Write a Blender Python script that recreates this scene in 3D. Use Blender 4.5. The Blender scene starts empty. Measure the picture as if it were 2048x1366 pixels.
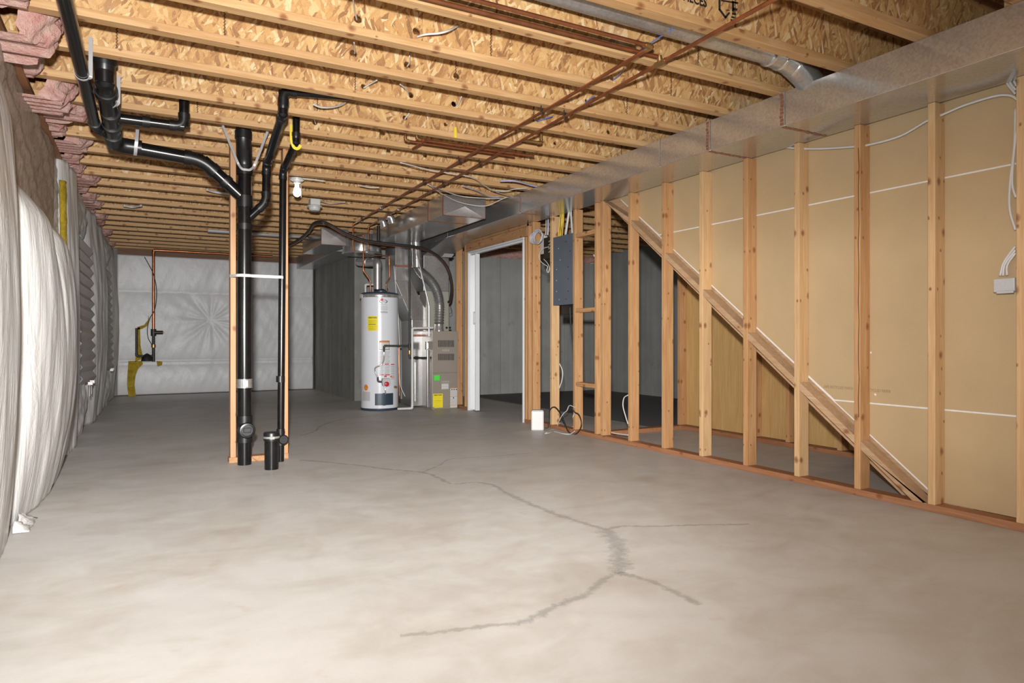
import bpy, bmesh, math, random
from mathutils import Vector, Matrix
random.seed(7)
PI = math.pi
R = math.radians
sc = bpy.context.scene
COL = sc.collection

# ------------------------------------------------------------------ camera
F = 1365.0                      # focal length in pixels of the 2048 px wide frame
TH = math.atan2(741.0, F)       # yaw to the right of the room's long axis
CS, SN = math.cos(TH), math.sin(TH)
HC = 0.90                       # camera height
HOR = 677.0                     # horizon row
cam_d = bpy.data.cameras.new('camera')
cam_d.sensor_width = 36.0
cam_d.lens = F / 2048 * 36.0
cam_d.shift_y = -(683 - HOR) / 2048.0
cam_d.clip_start = 0.02
cam = bpy.data.objects.new('camera', cam_d)
COL.objects.link(cam)
cam.location = (0, 0, HC)
cam.rotation_euler = (PI / 2, 0, -TH)
sc.camera = cam

# ------------------------------------------------------------------ world, lights, exposure
w = bpy.data.worlds.new('world')
sc.world = w
w.use_nodes = True
w.node_tree.nodes['Background'].inputs[0].default_value = (1.0, 0.98, 0.95, 1)
w.node_tree.nodes['Background'].inputs[1].default_value = 0.45

def light(kind, name, loc, energy, color=(1, 1, 1), radius=0.05, rot=(0, 0, 0), **kw):
    d = bpy.data.lights.new(name, kind)
    d.energy = energy
    d.color = color
    if kind in ('POINT', 'SPOT'):
        d.shadow_soft_size = radius
    for k, v in kw.items():
        setattr(d, k, v)
    o = bpy.data.objects.new(name, d)
    o.location = loc
    o.rotation_euler = rot
    COL.objects.link(o)
    return o
FL = (-0.06, -0.05, HC + 0.25)
# camera flash: the head throws a wide, flat beam, aimed a little left of the view axis
fla = light('POINT', 'flash_lamp', FL, 2300, (1, 0.985, 0.96), 0.045)
fla.data.use_nodes = True
ft = fla.data.node_tree
def fn_(kind, **kw):
    n = ft.nodes.new(kind)
    for k, v in kw.items(): setattr(n, k, v)
    return n
def framp(stops):
    n = fn_('ShaderNodeValToRGB')
    e = n.color_ramp.elements
    while len(e) < len(stops): e.new(0.5)
    for i, (p, c) in enumerate(stops):
        e[i].position = p; e[i].color = (c, c, c, 1)
    return n
geo = fn_('ShaderNodeNewGeometry')
sxyz = fn_('ShaderNodeSeparateXYZ')
ft.links.new(geo.outputs['Incoming'], sxyz.inputs[0])
mz = fn_('ShaderNodeMapRange')
mz.inputs[1].default_value = -1; mz.inputs[2].default_value = 1
ft.links.new(sxyz.outputs[2], mz.inputs[0])
rz_ = framp([(0.5 - .38, 0.07), (0.5 - .272, 0.13), (0.5 - .205, 0.33), (0.5 - .145, 0.72), (0.5 - .09, 1.0), (0.5 + .025, 0.98), (0.5 + .05, 0.72), (0.5 + .08, 0.56), (0.5 + .15, 0.38), (0.5 + .25, 0.22), (0.5 + .38, 0.12)])
ft.links.new(mz.outputs[0], rz_.inputs[0])
AIM = TH - R(15)
dt = fn_('ShaderNodeVectorMath', operation='DOT_PRODUCT')
ft.links.new(geo.outputs['Incoming'], dt.inputs[0])
dt.inputs[1].default_value = (math.sin(AIM), math.cos(AIM), 0)
z2_ = fn_('ShaderNodeMath', operation='MULTIPLY'); ft.links.new(sxyz.outputs[2], z2_.inputs[0]); ft.links.new(sxyz.outputs[2], z2_.inputs[1])
o2_ = fn_('ShaderNodeMath', operation='SUBTRACT'); o2_.inputs[0].default_value = 1.0001; ft.links.new(z2_.outputs[0], o2_.inputs[1])
sq_ = fn_('ShaderNodeMath', operation='SQRT'); ft.links.new(o2_.outputs[0], sq_.inputs[0])
dv_ = fn_('ShaderNodeMath', operation='DIVIDE'); ft.links.new(dt.outputs['Value'], dv_.inputs[0]); ft.links.new(sq_.outputs[0], dv_.inputs[1])
rc_ = framp([(0.20, 0.04), (0.45, 0.10), (0.616, 0.15), (0.707, 0.24), (0.82, 0.44), (0.91, 0.82), (0.96, 1.0)])
ft.links.new(dv_.outputs[0], rc_.inputs[0])
mm_ = fn_('ShaderNodeMath', operation='MULTIPLY'); ft.links.new(rz_.outputs[0], mm_.inputs[0]); ft.links.new(rc_.outputs[0], mm_.inputs[1])
em_ = [n for n in ft.nodes if n.type == 'EMISSION'][0]
ft.links.new(mm_.outputs[0], em_.inputs['Strength'])
sc.view_settings.view_transform = 'Standard'
sc.view_settings.look = 'None'
sc.view_settings.gamma = 1
sc.cycles.caustics_reflective = False
sc.cycles.caustics_refractive = False
sc.view_settings.exposure = 0.0

# ------------------------------------------------------------------ measuring helper: a photo point on a known wall, ceiling or floor plane
def at(u, v, x=None, y=None, z=None):
    a = (u - 1024.0) / F
    b = (v - HOR) / F
    d = (SN + a * CS, CS - a * SN, -b)
    if x is not None: t = x / d[0]
    elif y is not None: t = y / d[1]
    else: t = (z - HC) / d[2]
    return Vector((d[0] * t, d[1] * t, HC + d[2] * t))

# ------------------------------------------------------------------ materials
class NT:
    def __init__(s, name):
        s.m = bpy.data.materials.new(name)
        s.m.use_nodes = True
        s.t = s.m.node_tree
        s.t.nodes.clear()
        s.out = s.n('ShaderNodeOutputMaterial')
        s.p = s.n('ShaderNodeBsdfPrincipled')
        s.l(s.p.outputs[0], s.out.inputs[0])
    def n(s, kind, **kw):
        nd = s.t.nodes.new(kind)
        for k, v in kw.items(): setattr(nd, k, v)
        return nd
    def l(s, a, b): s.t.links.new(a, b)
    def val(s, sock, v):
        if hasattr(v, 'is_linked') or hasattr(v, 'links'): s.l(v, sock)
        else: sock.default_value = v
    def math(s, op, a, b=None, c=None):
        nd = s.n('ShaderNodeMath', operation=op)
        s.val(nd.inputs[0], a)
        if b is not None: s.val(nd.inputs[1], b)
        if c is not None: s.val(nd.inputs[2], c)
        return nd.outputs[0]
    def vmath(s, op, a, b):
        nd = s.n('ShaderNodeVectorMath', operation=op)
        s.val(nd.inputs[0], a)
        s.val(nd.inputs[1], b)
        return nd.outputs[0]
    def coords(s, kind='Object', rnd=True, scale=(1, 1, 1), rot=(0, 0, 0)):
        tc = s.n('ShaderNodeTexCoord')
        v = tc.outputs[kind]
        if rnd:
            oi = s.n('ShaderNodeObjectInfo')
            cm = s.n('ShaderNodeCombineXYZ')
            r1 = s.math('MULTIPLY', oi.outputs['Random'], 37.0)
            r2 = s.math('MULTIPLY', oi.outputs['Random'], 91.0)
            s.l(r1, cm.inputs[0]); s.l(r2, cm.inputs[1]); s.l(r1, cm.inputs[2])
            v = s.vmath('ADD', v, cm.outputs[0])
        mp = s.n('ShaderNodeMapping')
        mp.inputs['Rotation'].default_value = rot
        mp.inputs['Scale'].default_value = scale
        s.l(v, mp.inputs[0])
        return mp.outputs[0]
    def noise(s, v, scale, detail=4, rough=0.55, dist=0.0):
        nd = s.n('ShaderNodeTexNoise')
        s.l(v, nd.inputs['Vector'])
        nd.inputs['Scale'].default_value = scale
        nd.inputs['Detail'].default_value = detail
        nd.inputs['Roughness'].default_value = rough
        nd.inputs['Distortion'].default_value = dist
        return nd.outputs['Fac']
    def ramp(s, f, stops):
        nd = s.n('ShaderNodeValToRGB')
        s.val(nd.inputs[0], f)
        e = nd.color_ramp.elements
        while len(e) < len(stops): e.new(0.5)
        for i, (p, c) in enumerate(stops):
            e[i].position = p
            e[i].color = (c[0], c[1], c[2], 1) if hasattr(c, '__len__') else (c, c, c, 1)
        return nd.outputs[0]
    def mix(s, f, a, b, mode='MIX'):
        nd = s.n('ShaderNodeMix', data_type='RGBA', blend_type=mode)
        s.val(nd.inputs[0], f)
        for k, v in ((6, a), (7, b)):
            if hasattr(v, 'links'): s.l(v, nd.inputs[k])
            else: nd.inputs[k].default_value = (v[0], v[1], v[2], 1)
        return nd.outputs[2]
    def bump(s, h, strength=0.3, dist=0.01):
        nd = s.n('ShaderNodeBump')
        nd.inputs['Strength'].default_value = strength
        nd.inputs['Distance'].default_value = dist
        s.l(h, nd.inputs['Height'])
        s.l(nd.outputs[0], s.p.inputs['Normal'])
    def set(s, col=None, rough=None, metal=None, **kw):
        if col is not None:
            if hasattr(col, 'links'): s.l(col, s.p.inputs['Base Color'])
            else: s.p.inputs['Base Color'].default_value = (col[0], col[1], col[2], 1)
        if rough is not None: s.val(s.p.inputs['Roughness'], rough)
        if metal is not None: s.p.inputs['Metallic'].default_value = metal
        for k, v in kw.items():
            s.p.inputs[k.replace('_', ' ')].default_value = v

def plain(name, col, rough=0.5, metal=0.0, var=0.10, nscale=8.0, bump=0.0, spec=0.5):
    t = NT(name)
    v = t.coords()
    f = t.noise(v, nscale, 5)
    c2 = tuple(c * (1 - var) for c in col)
    c1 = tuple(min(1, c * (1 + var)) for c in col)
    t.set(t.ramp(f, [(0.3, c2), (0.7, c1)]), rough, metal)
    t.p.inputs['Specular IOR Level'].default_value = spec
    if bump: t.bump(t.noise(v, nscale * 6, 3), bump, 0.004)
    return t.m

def lumber(name, light_c, dark_c, axis='Z', knots=True, rough=0.62):
    t = NT(name)
    k = 0.07
    scl = {'X': (k, 1, 1), 'Y': (1, k, 1), 'Z': (1, 1, k)}[axis]
    v = t.coords(scale=scl)
    n1 = t.noise(v, 28, 6, 0.6, 1.2)
    n2 = t.noise(v, 110, 3, 0.6)
    oi = t.n('ShaderNodeObjectInfo')
    f = t.math('ADD', t.math('MULTIPLY', n1, 0.75), t.math('MULTIPLY', n2, 0.25))
    col = t.ramp(f, [(0.30, dark_c), (0.50, tuple((a + b) / 2 for a, b in zip(light_c, dark_c))), (0.66, light_c)])
    # boards differ a little from one another
    col = t.mix(t.math('MULTIPLY', oi.outputs['Random'], 0.30), col, tuple(c * 0.72 for c in dark_c))
    if knots:
        tc = t.n('ShaderNodeTexCoord')
        sx = t.n('ShaderNodeSeparateXYZ')
        t.l(tc.outputs['Object'], sx.inputs[0])
        ia = 'XYZ'.index(axis)
        others = [i for i in range(3) if i != ia]
        wv = t.math('ADD', sx.outputs[ia], t.math('MULTIPLY', oi.outputs['Random'], 77.0))
        lat0 = t.math('ADD', sx.outputs[others[0]], sx.outputs[others[1]])
        kf = None
        for fr_, rad, off in ((3.2, 0.020, 0.0), (5.3, 0.009, 13.7)):
            vo = t.n('ShaderNodeTexVoronoi', voronoi_dimensions='1D')
            vo.inputs['Scale'].default_value = fr_
            t.l(t.math('ADD', wv, off), vo.inputs['W'])
            sp = t.n('ShaderNodeSeparateColor')
            t.l(vo.outputs['Color'], sp.inputs[0])
            dz = t.math('MULTIPLY', vo.outputs['Distance'], 0.75 / fr_)
            lc = t.math('SUBTRACT', lat0, t.math('MULTIPLY', t.math('SUBTRACT', sp.outputs[1], 0.5), 0.10))
            d = t.math('SQRT', t.math('ADD', t.math('MULTIPLY', dz, dz), t.math('MULTIPLY', lc, lc)))
            d = t.math('ADD', d, t.math('MULTIPLY', t.math('SUBTRACT', t.noise(tc.outputs['Object'], 45, 3), 0.5), 0.014))
            k1 = t.ramp(t.math('DIVIDE', d, rad), [(0.25, 1.0), (0.55, 0.7), (1.0, 0.0)])
            k1 = t.math('MULTIPLY', k1, t.math('GREATER_THAN', sp.outputs[0], 0.25))
            kf = k1 if kf is None else t.math('MAXIMUM', kf, k1)
        col = t.mix(t.math('MULTIPLY', kf, 0.85), col, (0.22, 0.075, 0.022))
    t.set(col, rough)
    t.bump(t.noise(v, 60, 4), 0.15, 0.003)
    return t.m

def osb(name, plane='XZ', joints=True):
    t = NT(name)
    tc = t.n('ShaderNodeTexCoord')
    sx = t.n('ShaderNodeSeparateXYZ')
    t.l(tc.outputs['Object'], sx.inputs[0])
    oi = t.n('ShaderNodeObjectInfo')
    cm = t.n('ShaderNodeCombineXYZ')
    off = t.math('MULTIPLY', oi.outputs['Random'], 53.0)
    if plane == 'XZ': a, b = sx.outputs[0], sx.outputs[2]
    else: a, b = sx.outputs[0], sx.outputs[1]
    t.l(t.math('ADD', a, off), cm.inputs[0])
    t.l(t.math('ADD', b, t.math('MULTIPLY', off, 1.7)), cm.inputs[1])
    base = cm.outputs[0]
    wob = t.n('ShaderNodeTexNoise')
    t.l(base, wob.inputs['Vector'])
    wob.inputs['Scale'].default_value = 9
    wob.inputs['Detail'].default_value = 2
    wv = t.vmath('SCALE', wob.outputs['Color'], (0, 0, 0))
    wv.node.inputs['Scale'].default_value = 0.035
    base = t.vmath('ADD', base, wv)
    col = None
    hgt = None
    for i, (ang, s1, s2, thr) in enumerate([(12, 34, 9, -1), (-38, 44, 9, 0.45), (62, 52, 10, 0.60), (24, 40, 8, 0.60), (-14, 66, 12, 0.58), (35, 96, 20, 0.74)]):
        mr = t.n('ShaderNodeMapping')
        mr.inputs['Rotation'].default_value = (0, 0, R(ang))
        t.l(base, mr.inputs[0])
        mp = t.n('ShaderNodeMapping')
        mp.inputs['Location'].default_value = (i * 3.7, i * 5.1, 0)
        mp.inputs['Scale'].default_value = (s1, s2, 1)
        t.l(mr.outputs[0], mp.inputs[0])
        vo = t.n('ShaderNodeTexVoronoi', voronoi_dimensions='2D')
        vo.inputs['Scale'].default_value = 1.0
        t.l(mp.outputs[0], vo.inputs['Vector'])
        sp = t.n('ShaderNodeSeparateColor')
        t.l(vo.outputs['Color'], sp.inputs[0])
        c = t.ramp(sp.outputs[1], [(0.0, (0.17, 0.05, 0.014)), (0.12, (0.31, 0.12, 0.034)), (0.30, (0.48, 0.24, 0.08)),
                                   (0.60, (0.60, 0.345, 0.125)), (0.88, (0.71, 0.47, 0.21)), (1.0, (0.84, 0.68, 0.42))])
        if col is None:
            col, hgt = c, sp.outputs[1]
        else:
            m = t.math('GREATER_THAN', sp.outputs[0], thr)
            col = t.mix(m, col, c)
            mh = t.n('ShaderNodeMix', data_type='FLOAT')
            t.l(m, mh.inputs[0]); t.l(hgt, mh.inputs[2]); t.l(sp.outputs[2], mh.inputs[3])
            hgt = mh.outputs[0]
    fine = t.noise(base, 420, 2, 0.7)
    col = t.mix(0.30, col, t.ramp(fine, [(0.35, (0.30, 0.13, 0.04)), (0.6, (0.80, 0.58, 0.30))]))
    blot = t.noise(base, 2.2, 3)
    col = t.mix(t.ramp(blot, [(0.58, 0.0), (0.75, 0.35)]), col, (0.62, 0.52, 0.42))
    if joints:
        zz = t.math('MULTIPLY', t.math('PINGPONG', t.math('MULTIPLY', b, 1.0), 0.008), 0.7)
        xx = t.math('ADD', t.math('ADD', a, zz), t.math('MULTIPLY', oi.outputs['Random'], 9.0))
        md = t.math('PINGPONG', xx, 0.61)
        lin = t.math('LESS_THAN', md, 0.0035)
        col = t.mix(t.math('MULTIPLY', lin, 0.85), col, (0.05, 0.018, 0.01))
    t.set(col, 0.6)
    t.bump(hgt, 0.25, 0.003)
    return t.m

def galv(name, rough=0.21, base=0.60, wavy=0.12, metal=0.80):
    t = NT(name)
    v = t.coords()
    vo = t.n('ShaderNodeTexVoronoi')
    vo.inputs['Scale'].default_value = 95
    t.l(v, vo.inputs['Vector'])
    sp = t.n('ShaderNodeSeparateColor')
    t.l(vo.outputs['Color'], sp.inputs[0])
    big = t.noise(v, 3.0, 3)
    f = t.math('ADD', t.math('MULTIPLY', sp.outputs[0], 0.5), t.math('MULTIPLY', big, 0.5))
    t.set(t.ramp(f, [(0.2, base * 0.84), (0.8, base * 1.08)]), t.ramp(big, [(0.3, rough * 0.85), (0.7, rough * 1.25)]), metal)
    t.bump(t.noise(v, 1.6, 1), wavy, 0.03)
    return t.m

def concrete_floor():
    t = NT('floor_concrete')
    v = t.coords('Object', False)
    n1 = t.noise(v, 0.9, 6, 0.6, 0.4)
    n2 = t.noise(v, 5.5, 6, 0.65, 0.6)
    n3 = t.noise(v, 60, 3, 0.6)
    v2 = t.coords('Object', False, (0.8, 1.25, 1), (0, 0, R(-20)))
    n4 = t.noise(v2, 3.2, 5, 0.6, 1.0)
    f = t.math('ADD', t.math('MULTIPLY', n1, 0.42), t.math('ADD', t.math('MULTIPLY', n2, 0.24), t.math('MULTIPLY', n4, 0.34)))
    col = t.ramp(f, [(0.32, (0.43, 0.39, 0.35)), (0.44, (0.52, 0.495, 0.46)), (0.54, (0.58, 0.57, 0.55)), (0.68, (0.63, 0.62, 0.605))])
    col = t.mix(t.math('MULTIPLY', n3, 0.12), col, (0.30, 0.27, 0.24))
    sp = t.ramp(t.noise(v, 9, 2), [(0.68, 0.0), (0.74, 0.5)])
    col = t.mix(t.math('MULTIPLY', sp, 0.35), col, (0.42, 0.30, 0.21))
    t.set(col, t.ramp(n2, [(0.3, 0.42), (0.7, 0.62)]))
    t.p.inputs['Specular IOR Level'].default_value = 0.35
    t.bump(t.math('ADD', n3, t.math('MULTIPLY', n2, 2.0)), 0.06, 0.004)
    return t.m

def concrete_wall(name, c0, c1, axis=0):
    t = NT(name)
    v = t.coords('Object', False)
    vs = t.coords('Object', False, (1, 1, 0.04))
    n = t.noise(vs, 7, 4, 0.6)
    n2 = t.noise(v, 3, 5, 0.6)
    f = t.math('ADD', t.math('MULTIPLY', n, 0.55), t.math('MULTIPLY', n2, 0.45))
    col = t.ramp(f, [(0.35, c0), (0.65, c1)])
    sx = t.n('ShaderNodeSeparateXYZ')
    t.l(v, sx.inputs[0])
    ln = t.math('LESS_THAN', t.math('PINGPONG', sx.outputs[axis], 0.305), 0.004)
    col = t.mix(t.math('MULTIPLY', ln, 0.6), col, tuple(c * 0.45 for c in c0))
    st = t.ramp(t.noise(v, 5, 3), [(0.68, 0.0), (0.72, 0.6)])
    col = t.mix(t.math('MULTIPLY', st, 0.4), col, tuple(c * 0.5 for c in c0))
    t.set(col, 0.75)
    t.bump(t.noise(v, 40, 4), 0.2, 0.004)
    return t.m

def vinyl(name, col=(0.80, 0.79, 0.77), rough=0.32, scale=(3.2, 3.2, 0.45), strength=0.34, var=0.10):
    t = NT(name)
    v = t.coords('Object', True, scale)
    n = t.noise(v, 3.0, 6, 0.62, 0.9)
    rd = t.math('ABSOLUTE', t.math('SUBTRACT', n, 0.5))
    v2 = t.coords('Object', True)
    n2 = t.noise(v2, 5.0, 5, 0.6, 1.5)
    rd2 = t.math('ABSOLUTE', t.math('SUBTRACT', n2, 0.5))
    h = t.math('ADD', t.math('MULTIPLY', t.math('SMOOTH_MIN', rd, 0.12, 0.1), 1.6), t.math('MULTIPLY', rd2, 0.45))
    c2 = tuple(c * (1 - var) for c in col)
    t.set(t.ramp(n, [(0.35, c2), (0.6, col)]), rough)
    t.bump(h, strength, 0.03)
    return t.m

def film(name):
    t = NT(name)
    v = t.coords('Object', True, (2.5, 2.5, 1))
    n = t.noise(v, 5.0, 5, 0.62, 2.0)
    rd = t.math('ABSOLUTE', t.math('SUBTRACT', n, 0.5))
    t.set((0.60, 0.50, 0.41), 0.28)
    t.bump(rd, 0.9, 0.05)
    tr = t.n('ShaderNodeBsdfTransparent')
    mx = t.n('ShaderNodeMixShader')
    t.l(t.ramp(rd, [(0.0, 0.60), (0.10, 0.26)]), mx.inputs[0])
    t.l(tr.outputs[0], mx.inputs[1])
    t.l(t.p.outputs[0], mx.inputs[2])
    t.l(mx.outputs[0], t.out.inputs[0])
    return t.m

def fluffy(name, c0, c1):
    t = NT(name)
    v = t.coords()
    n = t.noise(v, 9, 6, 0.7, 1.0)
    t.set(t.ramp(n, [(0.32, c0), (0.68, c1)]), 0.95)
    t.p.inputs['Specular IOR Level'].default_value = 0.1
    t.bump(t.noise(v, 30, 6, 0.75), 0.9, 0.03)
    return t.m

def glow(name, col, strength):
    t = NT(name)
    t.set((0.8, 0.8, 0.8), 0.3)
    t.p.inputs['Emission Color'].default_value = (col[0], col[1], col[2], 1)
    t.p.inputs['Emission Strength'].default_value = strength
    return t.m

def crackmat():
    t = NT('crack_filler')
    tc = t.n('ShaderNodeTexCoord')
    v = t.coords('Object', False)
    sx = t.n('ShaderNodeSeparateXYZ')
    t.l(tc.outputs['UV'], sx.inputs[0])
    d = t.math('ABSOLUTE', t.math('SUBTRACT', sx.outputs[0], 0.5))     # 0 middle .. 0.5 edge
    n = t.noise(v, 22, 5, 0.7)
    e = t.math('ADD', d, t.math('MULTIPLY', t.math('SUBTRACT', n, 0.5), 1.1))
    al = t.ramp(e, [(0.05, 0.36), (0.34, 0.0)])
    fine = t.ramp(d, [(0.02, 0.5), (0.06, 0.0)])
    al2 = t.math('MAXIMUM', al, t.math('MULTIPLY', fine, t.ramp(t.noise(v, 6, 2), [(0.4, 0.2), (0.6, 0.9)])))
    t.set(t.ramp(t.noise(v, 30, 3), [(0.3, (0.36, 0.355, 0.34)), (0.7, (0.47, 0.465, 0.445))]), 0.6)
    tr = t.n('ShaderNodeBsdfTransparent')
    mx = t.n('ShaderNodeMixShader')
    t.l(al2, mx.inputs[0]); t.l(tr.outputs[0], mx.inputs[1]); t.l(t.p.outputs[0], mx.inputs[2])
    t.l(mx.outputs[0], t.out.inputs[0])
    return t.m

M = {}
M['floor'] = concrete_floor()
M['crack'] = crackmat()
M['wallc'] = concrete_wall('wall_concrete', (0.17, 0.168, 0.152), (0.29, 0.285, 0.262), 1)
M['wallb'] = concrete_wall('back_concrete', (0.27, 0.275, 0.265), (0.38, 0.385, 0.375), 0)
M['osb'] = osb('osb_web')
M['osb_deck'] = osb('osb_deck', 'XY', False)
M['flange'] = lumber('joist_flange_lumber', (0.66, 0.43, 0.215), (0.47, 0.25, 0.095), 'X', True)
M['stud'] = lumber('stud_lumber', (0.62, 0.37, 0.18), (0.42, 0.20, 0.075), 'Z')
M['stud2'] = lumber('pale_stud_lumber', (0.70, 0.48, 0.265), (0.52, 0.30, 0.13), 'Z')
M['post'] = lumber('post_lumber', (0.58, 0.34, 0.185), (0.44, 0.225, 0.10), 'Z')
M['sill'] = lumber('dark_sill_lumber', (0.24, 0.12, 0.06), (0.14, 0.065, 0.03), 'X')
M['plate'] = lumber('treated_plate_lumber', (0.42, 0.20, 0.10), (0.28, 0.115, 0.05), 'Y')
M['blockx'] = lumber('block_lumber', (0.62, 0.36, 0.17), (0.36, 0.17, 0.07), 'Y')
M['rake'] = lumber('rake_lumber', (0.60, 0.42, 0.27), (0.42, 0.24, 0.12), 'Y')
M['ply'] = lumber('plywood', (0.66, 0.44, 0.19), (0.50, 0.29, 0.10), 'Z', False)
M['galv'] = galv('galvanised_sheet')
M['galvd'] = galv('galvanised_sheet_dull', 0.30, 0.56, 0.1)
M['flex'] = galv('aluminium_flex', 0.28, 0.55, 0.0)
M['chrome'] = galv('steel_clamp', 0.18, 0.75, 0.0)
M['tape'] = plain('seam_sealant', (0.36, 0.17, 0.12), 0.35, 0.5, 0.4, 60)
M['abs'] = plain('black_abs', (0.006, 0.006, 0.0065), 0.22, 0, 0.4, 30)
M['absd'] = plain('black_abs_fitting', (0.009, 0.009, 0.0095), 0.36, 0, 0.4, 30)
M['iron'] = plain('black_iron', (0.03, 0.028, 0.026), 0.45, 0.3, 0.3, 40)
M['copper'] = plain('copper_pipe', (0.42, 0.16, 0.075), 0.33, 0.85, 0.25, 12)
M['brass'] = plain('brass_fitting', (0.40, 0.25, 0.10), 0.35, 0.8, 0.2, 20)
M['white'] = plain('white_plastic', (0.60, 0.60, 0.59), 0.35, 0, 0.03)
M['jamb'] = plain('white_painted_jamb', (0.74, 0.75, 0.77), 0.45, 0, 0.03)
M['pvc'] = plain('pvc_pipe', (0.62, 0.62, 0.60), 0.4, 0, 0.05)
M['cable'] = plain('white_cable', (0.60, 0.585, 0.57), 0.42, 0, 0.05)
M['cabley'] = plain('yellow_cable', (0.72, 0.50, 0.06), 0.42, 0, 0.05)
M['cableb'] = plain('blue_cable', (0.10, 0.17, 0.45), 0.42, 0, 0.05)
M['cablel'] = plain('pale_blue_cable', (0.42, 0.43, 0.62), 0.42, 0, 0.05)
M['cablek'] = plain('black_cable', (0.02, 0.02, 0.02), 0.45, 0, 0.1)
M['foam'] = plain('black_foam_sleeve', (0.025, 0.024, 0.024), 0.6, 0, 0.3, 60)
M['strap'] = plain('grey_strap', (0.42, 0.42, 0.43), 0.4, 0.2, 0.08)
M['strapy'] = plain('yellow_strap', (0.78, 0.62, 0.05), 0.45, 0, 0.08)
M['strapw'] = plain('white_strap', (0.62, 0.63, 0.62), 0.45, 0, 0.05)
M['paper'] = plain('drywall_back_paper', (0.475, 0.345, 0.195), 0.72, 0, 0.045, 3.0, 0.05)
M['gyp'] = plain('gypsum_edge', (0.74, 0.72, 0.69), 0.7, 0, 0.06, 30)
M['panel'] = plain('panel_grey', (0.115, 0.135, 0.165), 0.45, 0.1, 0.05)
M['beige'] = plain('furnace_beige', (0.30, 0.262, 0.222), 0.42, 0.1, 0.03)
M['beige2'] = plain('coil_case_beige', (0.36, 0.35, 0.30), 0.45, 0.1, 0.04)
M['heater'] = plain('white_enamel', (0.72, 0.74, 0.79), 0.22, 0, 0.02)
M['navy'] = plain('dark_blue_plate', (0.035, 0.055, 0.08), 0.4, 0.1, 0.1)
M['yellow'] = plain('yellow_label', (0.85, 0.72, 0.02), 0.5, 0, 0.02)
M['ink'] = plain('black_ink', (0.02, 0.02, 0.02), 0.6, 0, 0.1)
M['inkf'] = plain('faded_ink', (0.33, 0.235, 0.135), 0.7, 0, 0.1)
M['greyink'] = plain('grey_print', (0.42, 0.42, 0.43), 0.6, 0, 0.1)
M['labelg'] = plain('grey_label', (0.50, 0.50, 0.51), 0.5, 0, 0.05, 80)
M['red'] = plain('red_plastic', (0.55, 0.03, 0.05), 0.35, 0, 0.05)
M['orange'] = plain('orange_label', (0.75, 0.22, 0.02), 0.5, 0, 0.05)
M['green'] = plain('green_sticker', (0.08, 0.75, 0.06), 0.5, 0, 0.03)
M['dark'] = plain('dark_void', (0.01, 0.01, 0.01), 0.8, 0, 0.2)
M['pink'] = fluffy('pink_fibreglass', (0.66, 0.30, 0.27), (0.80, 0.58, 0.50))
M['yfib'] = fluffy('yellow_fibreglass', (0.33, 0.22, 0.02), (0.58, 0.42, 0.05))
M['vinyl'] = vinyl('white_vinyl_facing', (0.61, 0.60, 0.585))
M['vinylg'] = vinyl('grey_white_vinyl_facing', (0.56, 0.545, 0.52), 0.5, (3, 3, 0.8), 0.35)
M['vinylb'] = vinyl('back_vinyl_facing', (0.66, 0.66, 0.67), 0.42, (1.6, 1.6, 1.1), 0.22, 0.04)
M['film'] = film('clear_poly_film')
M['shade'] = plain('pleated_paper', (0.52, 0.50, 0.48), 0.6, 0, 0.05)
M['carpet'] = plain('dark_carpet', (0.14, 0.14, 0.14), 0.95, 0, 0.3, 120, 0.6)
M['bulb'] = glow('lit_bulb', (1.0, 0.97, 0.92), 7)
M['sky'] = glow('daylight_pane', (0.55, 0.70, 1.0), 1.6)
M['black'] = plain('matte_black', (0.012, 0.012, 0.012), 0.6, 0, 0.1)

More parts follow.
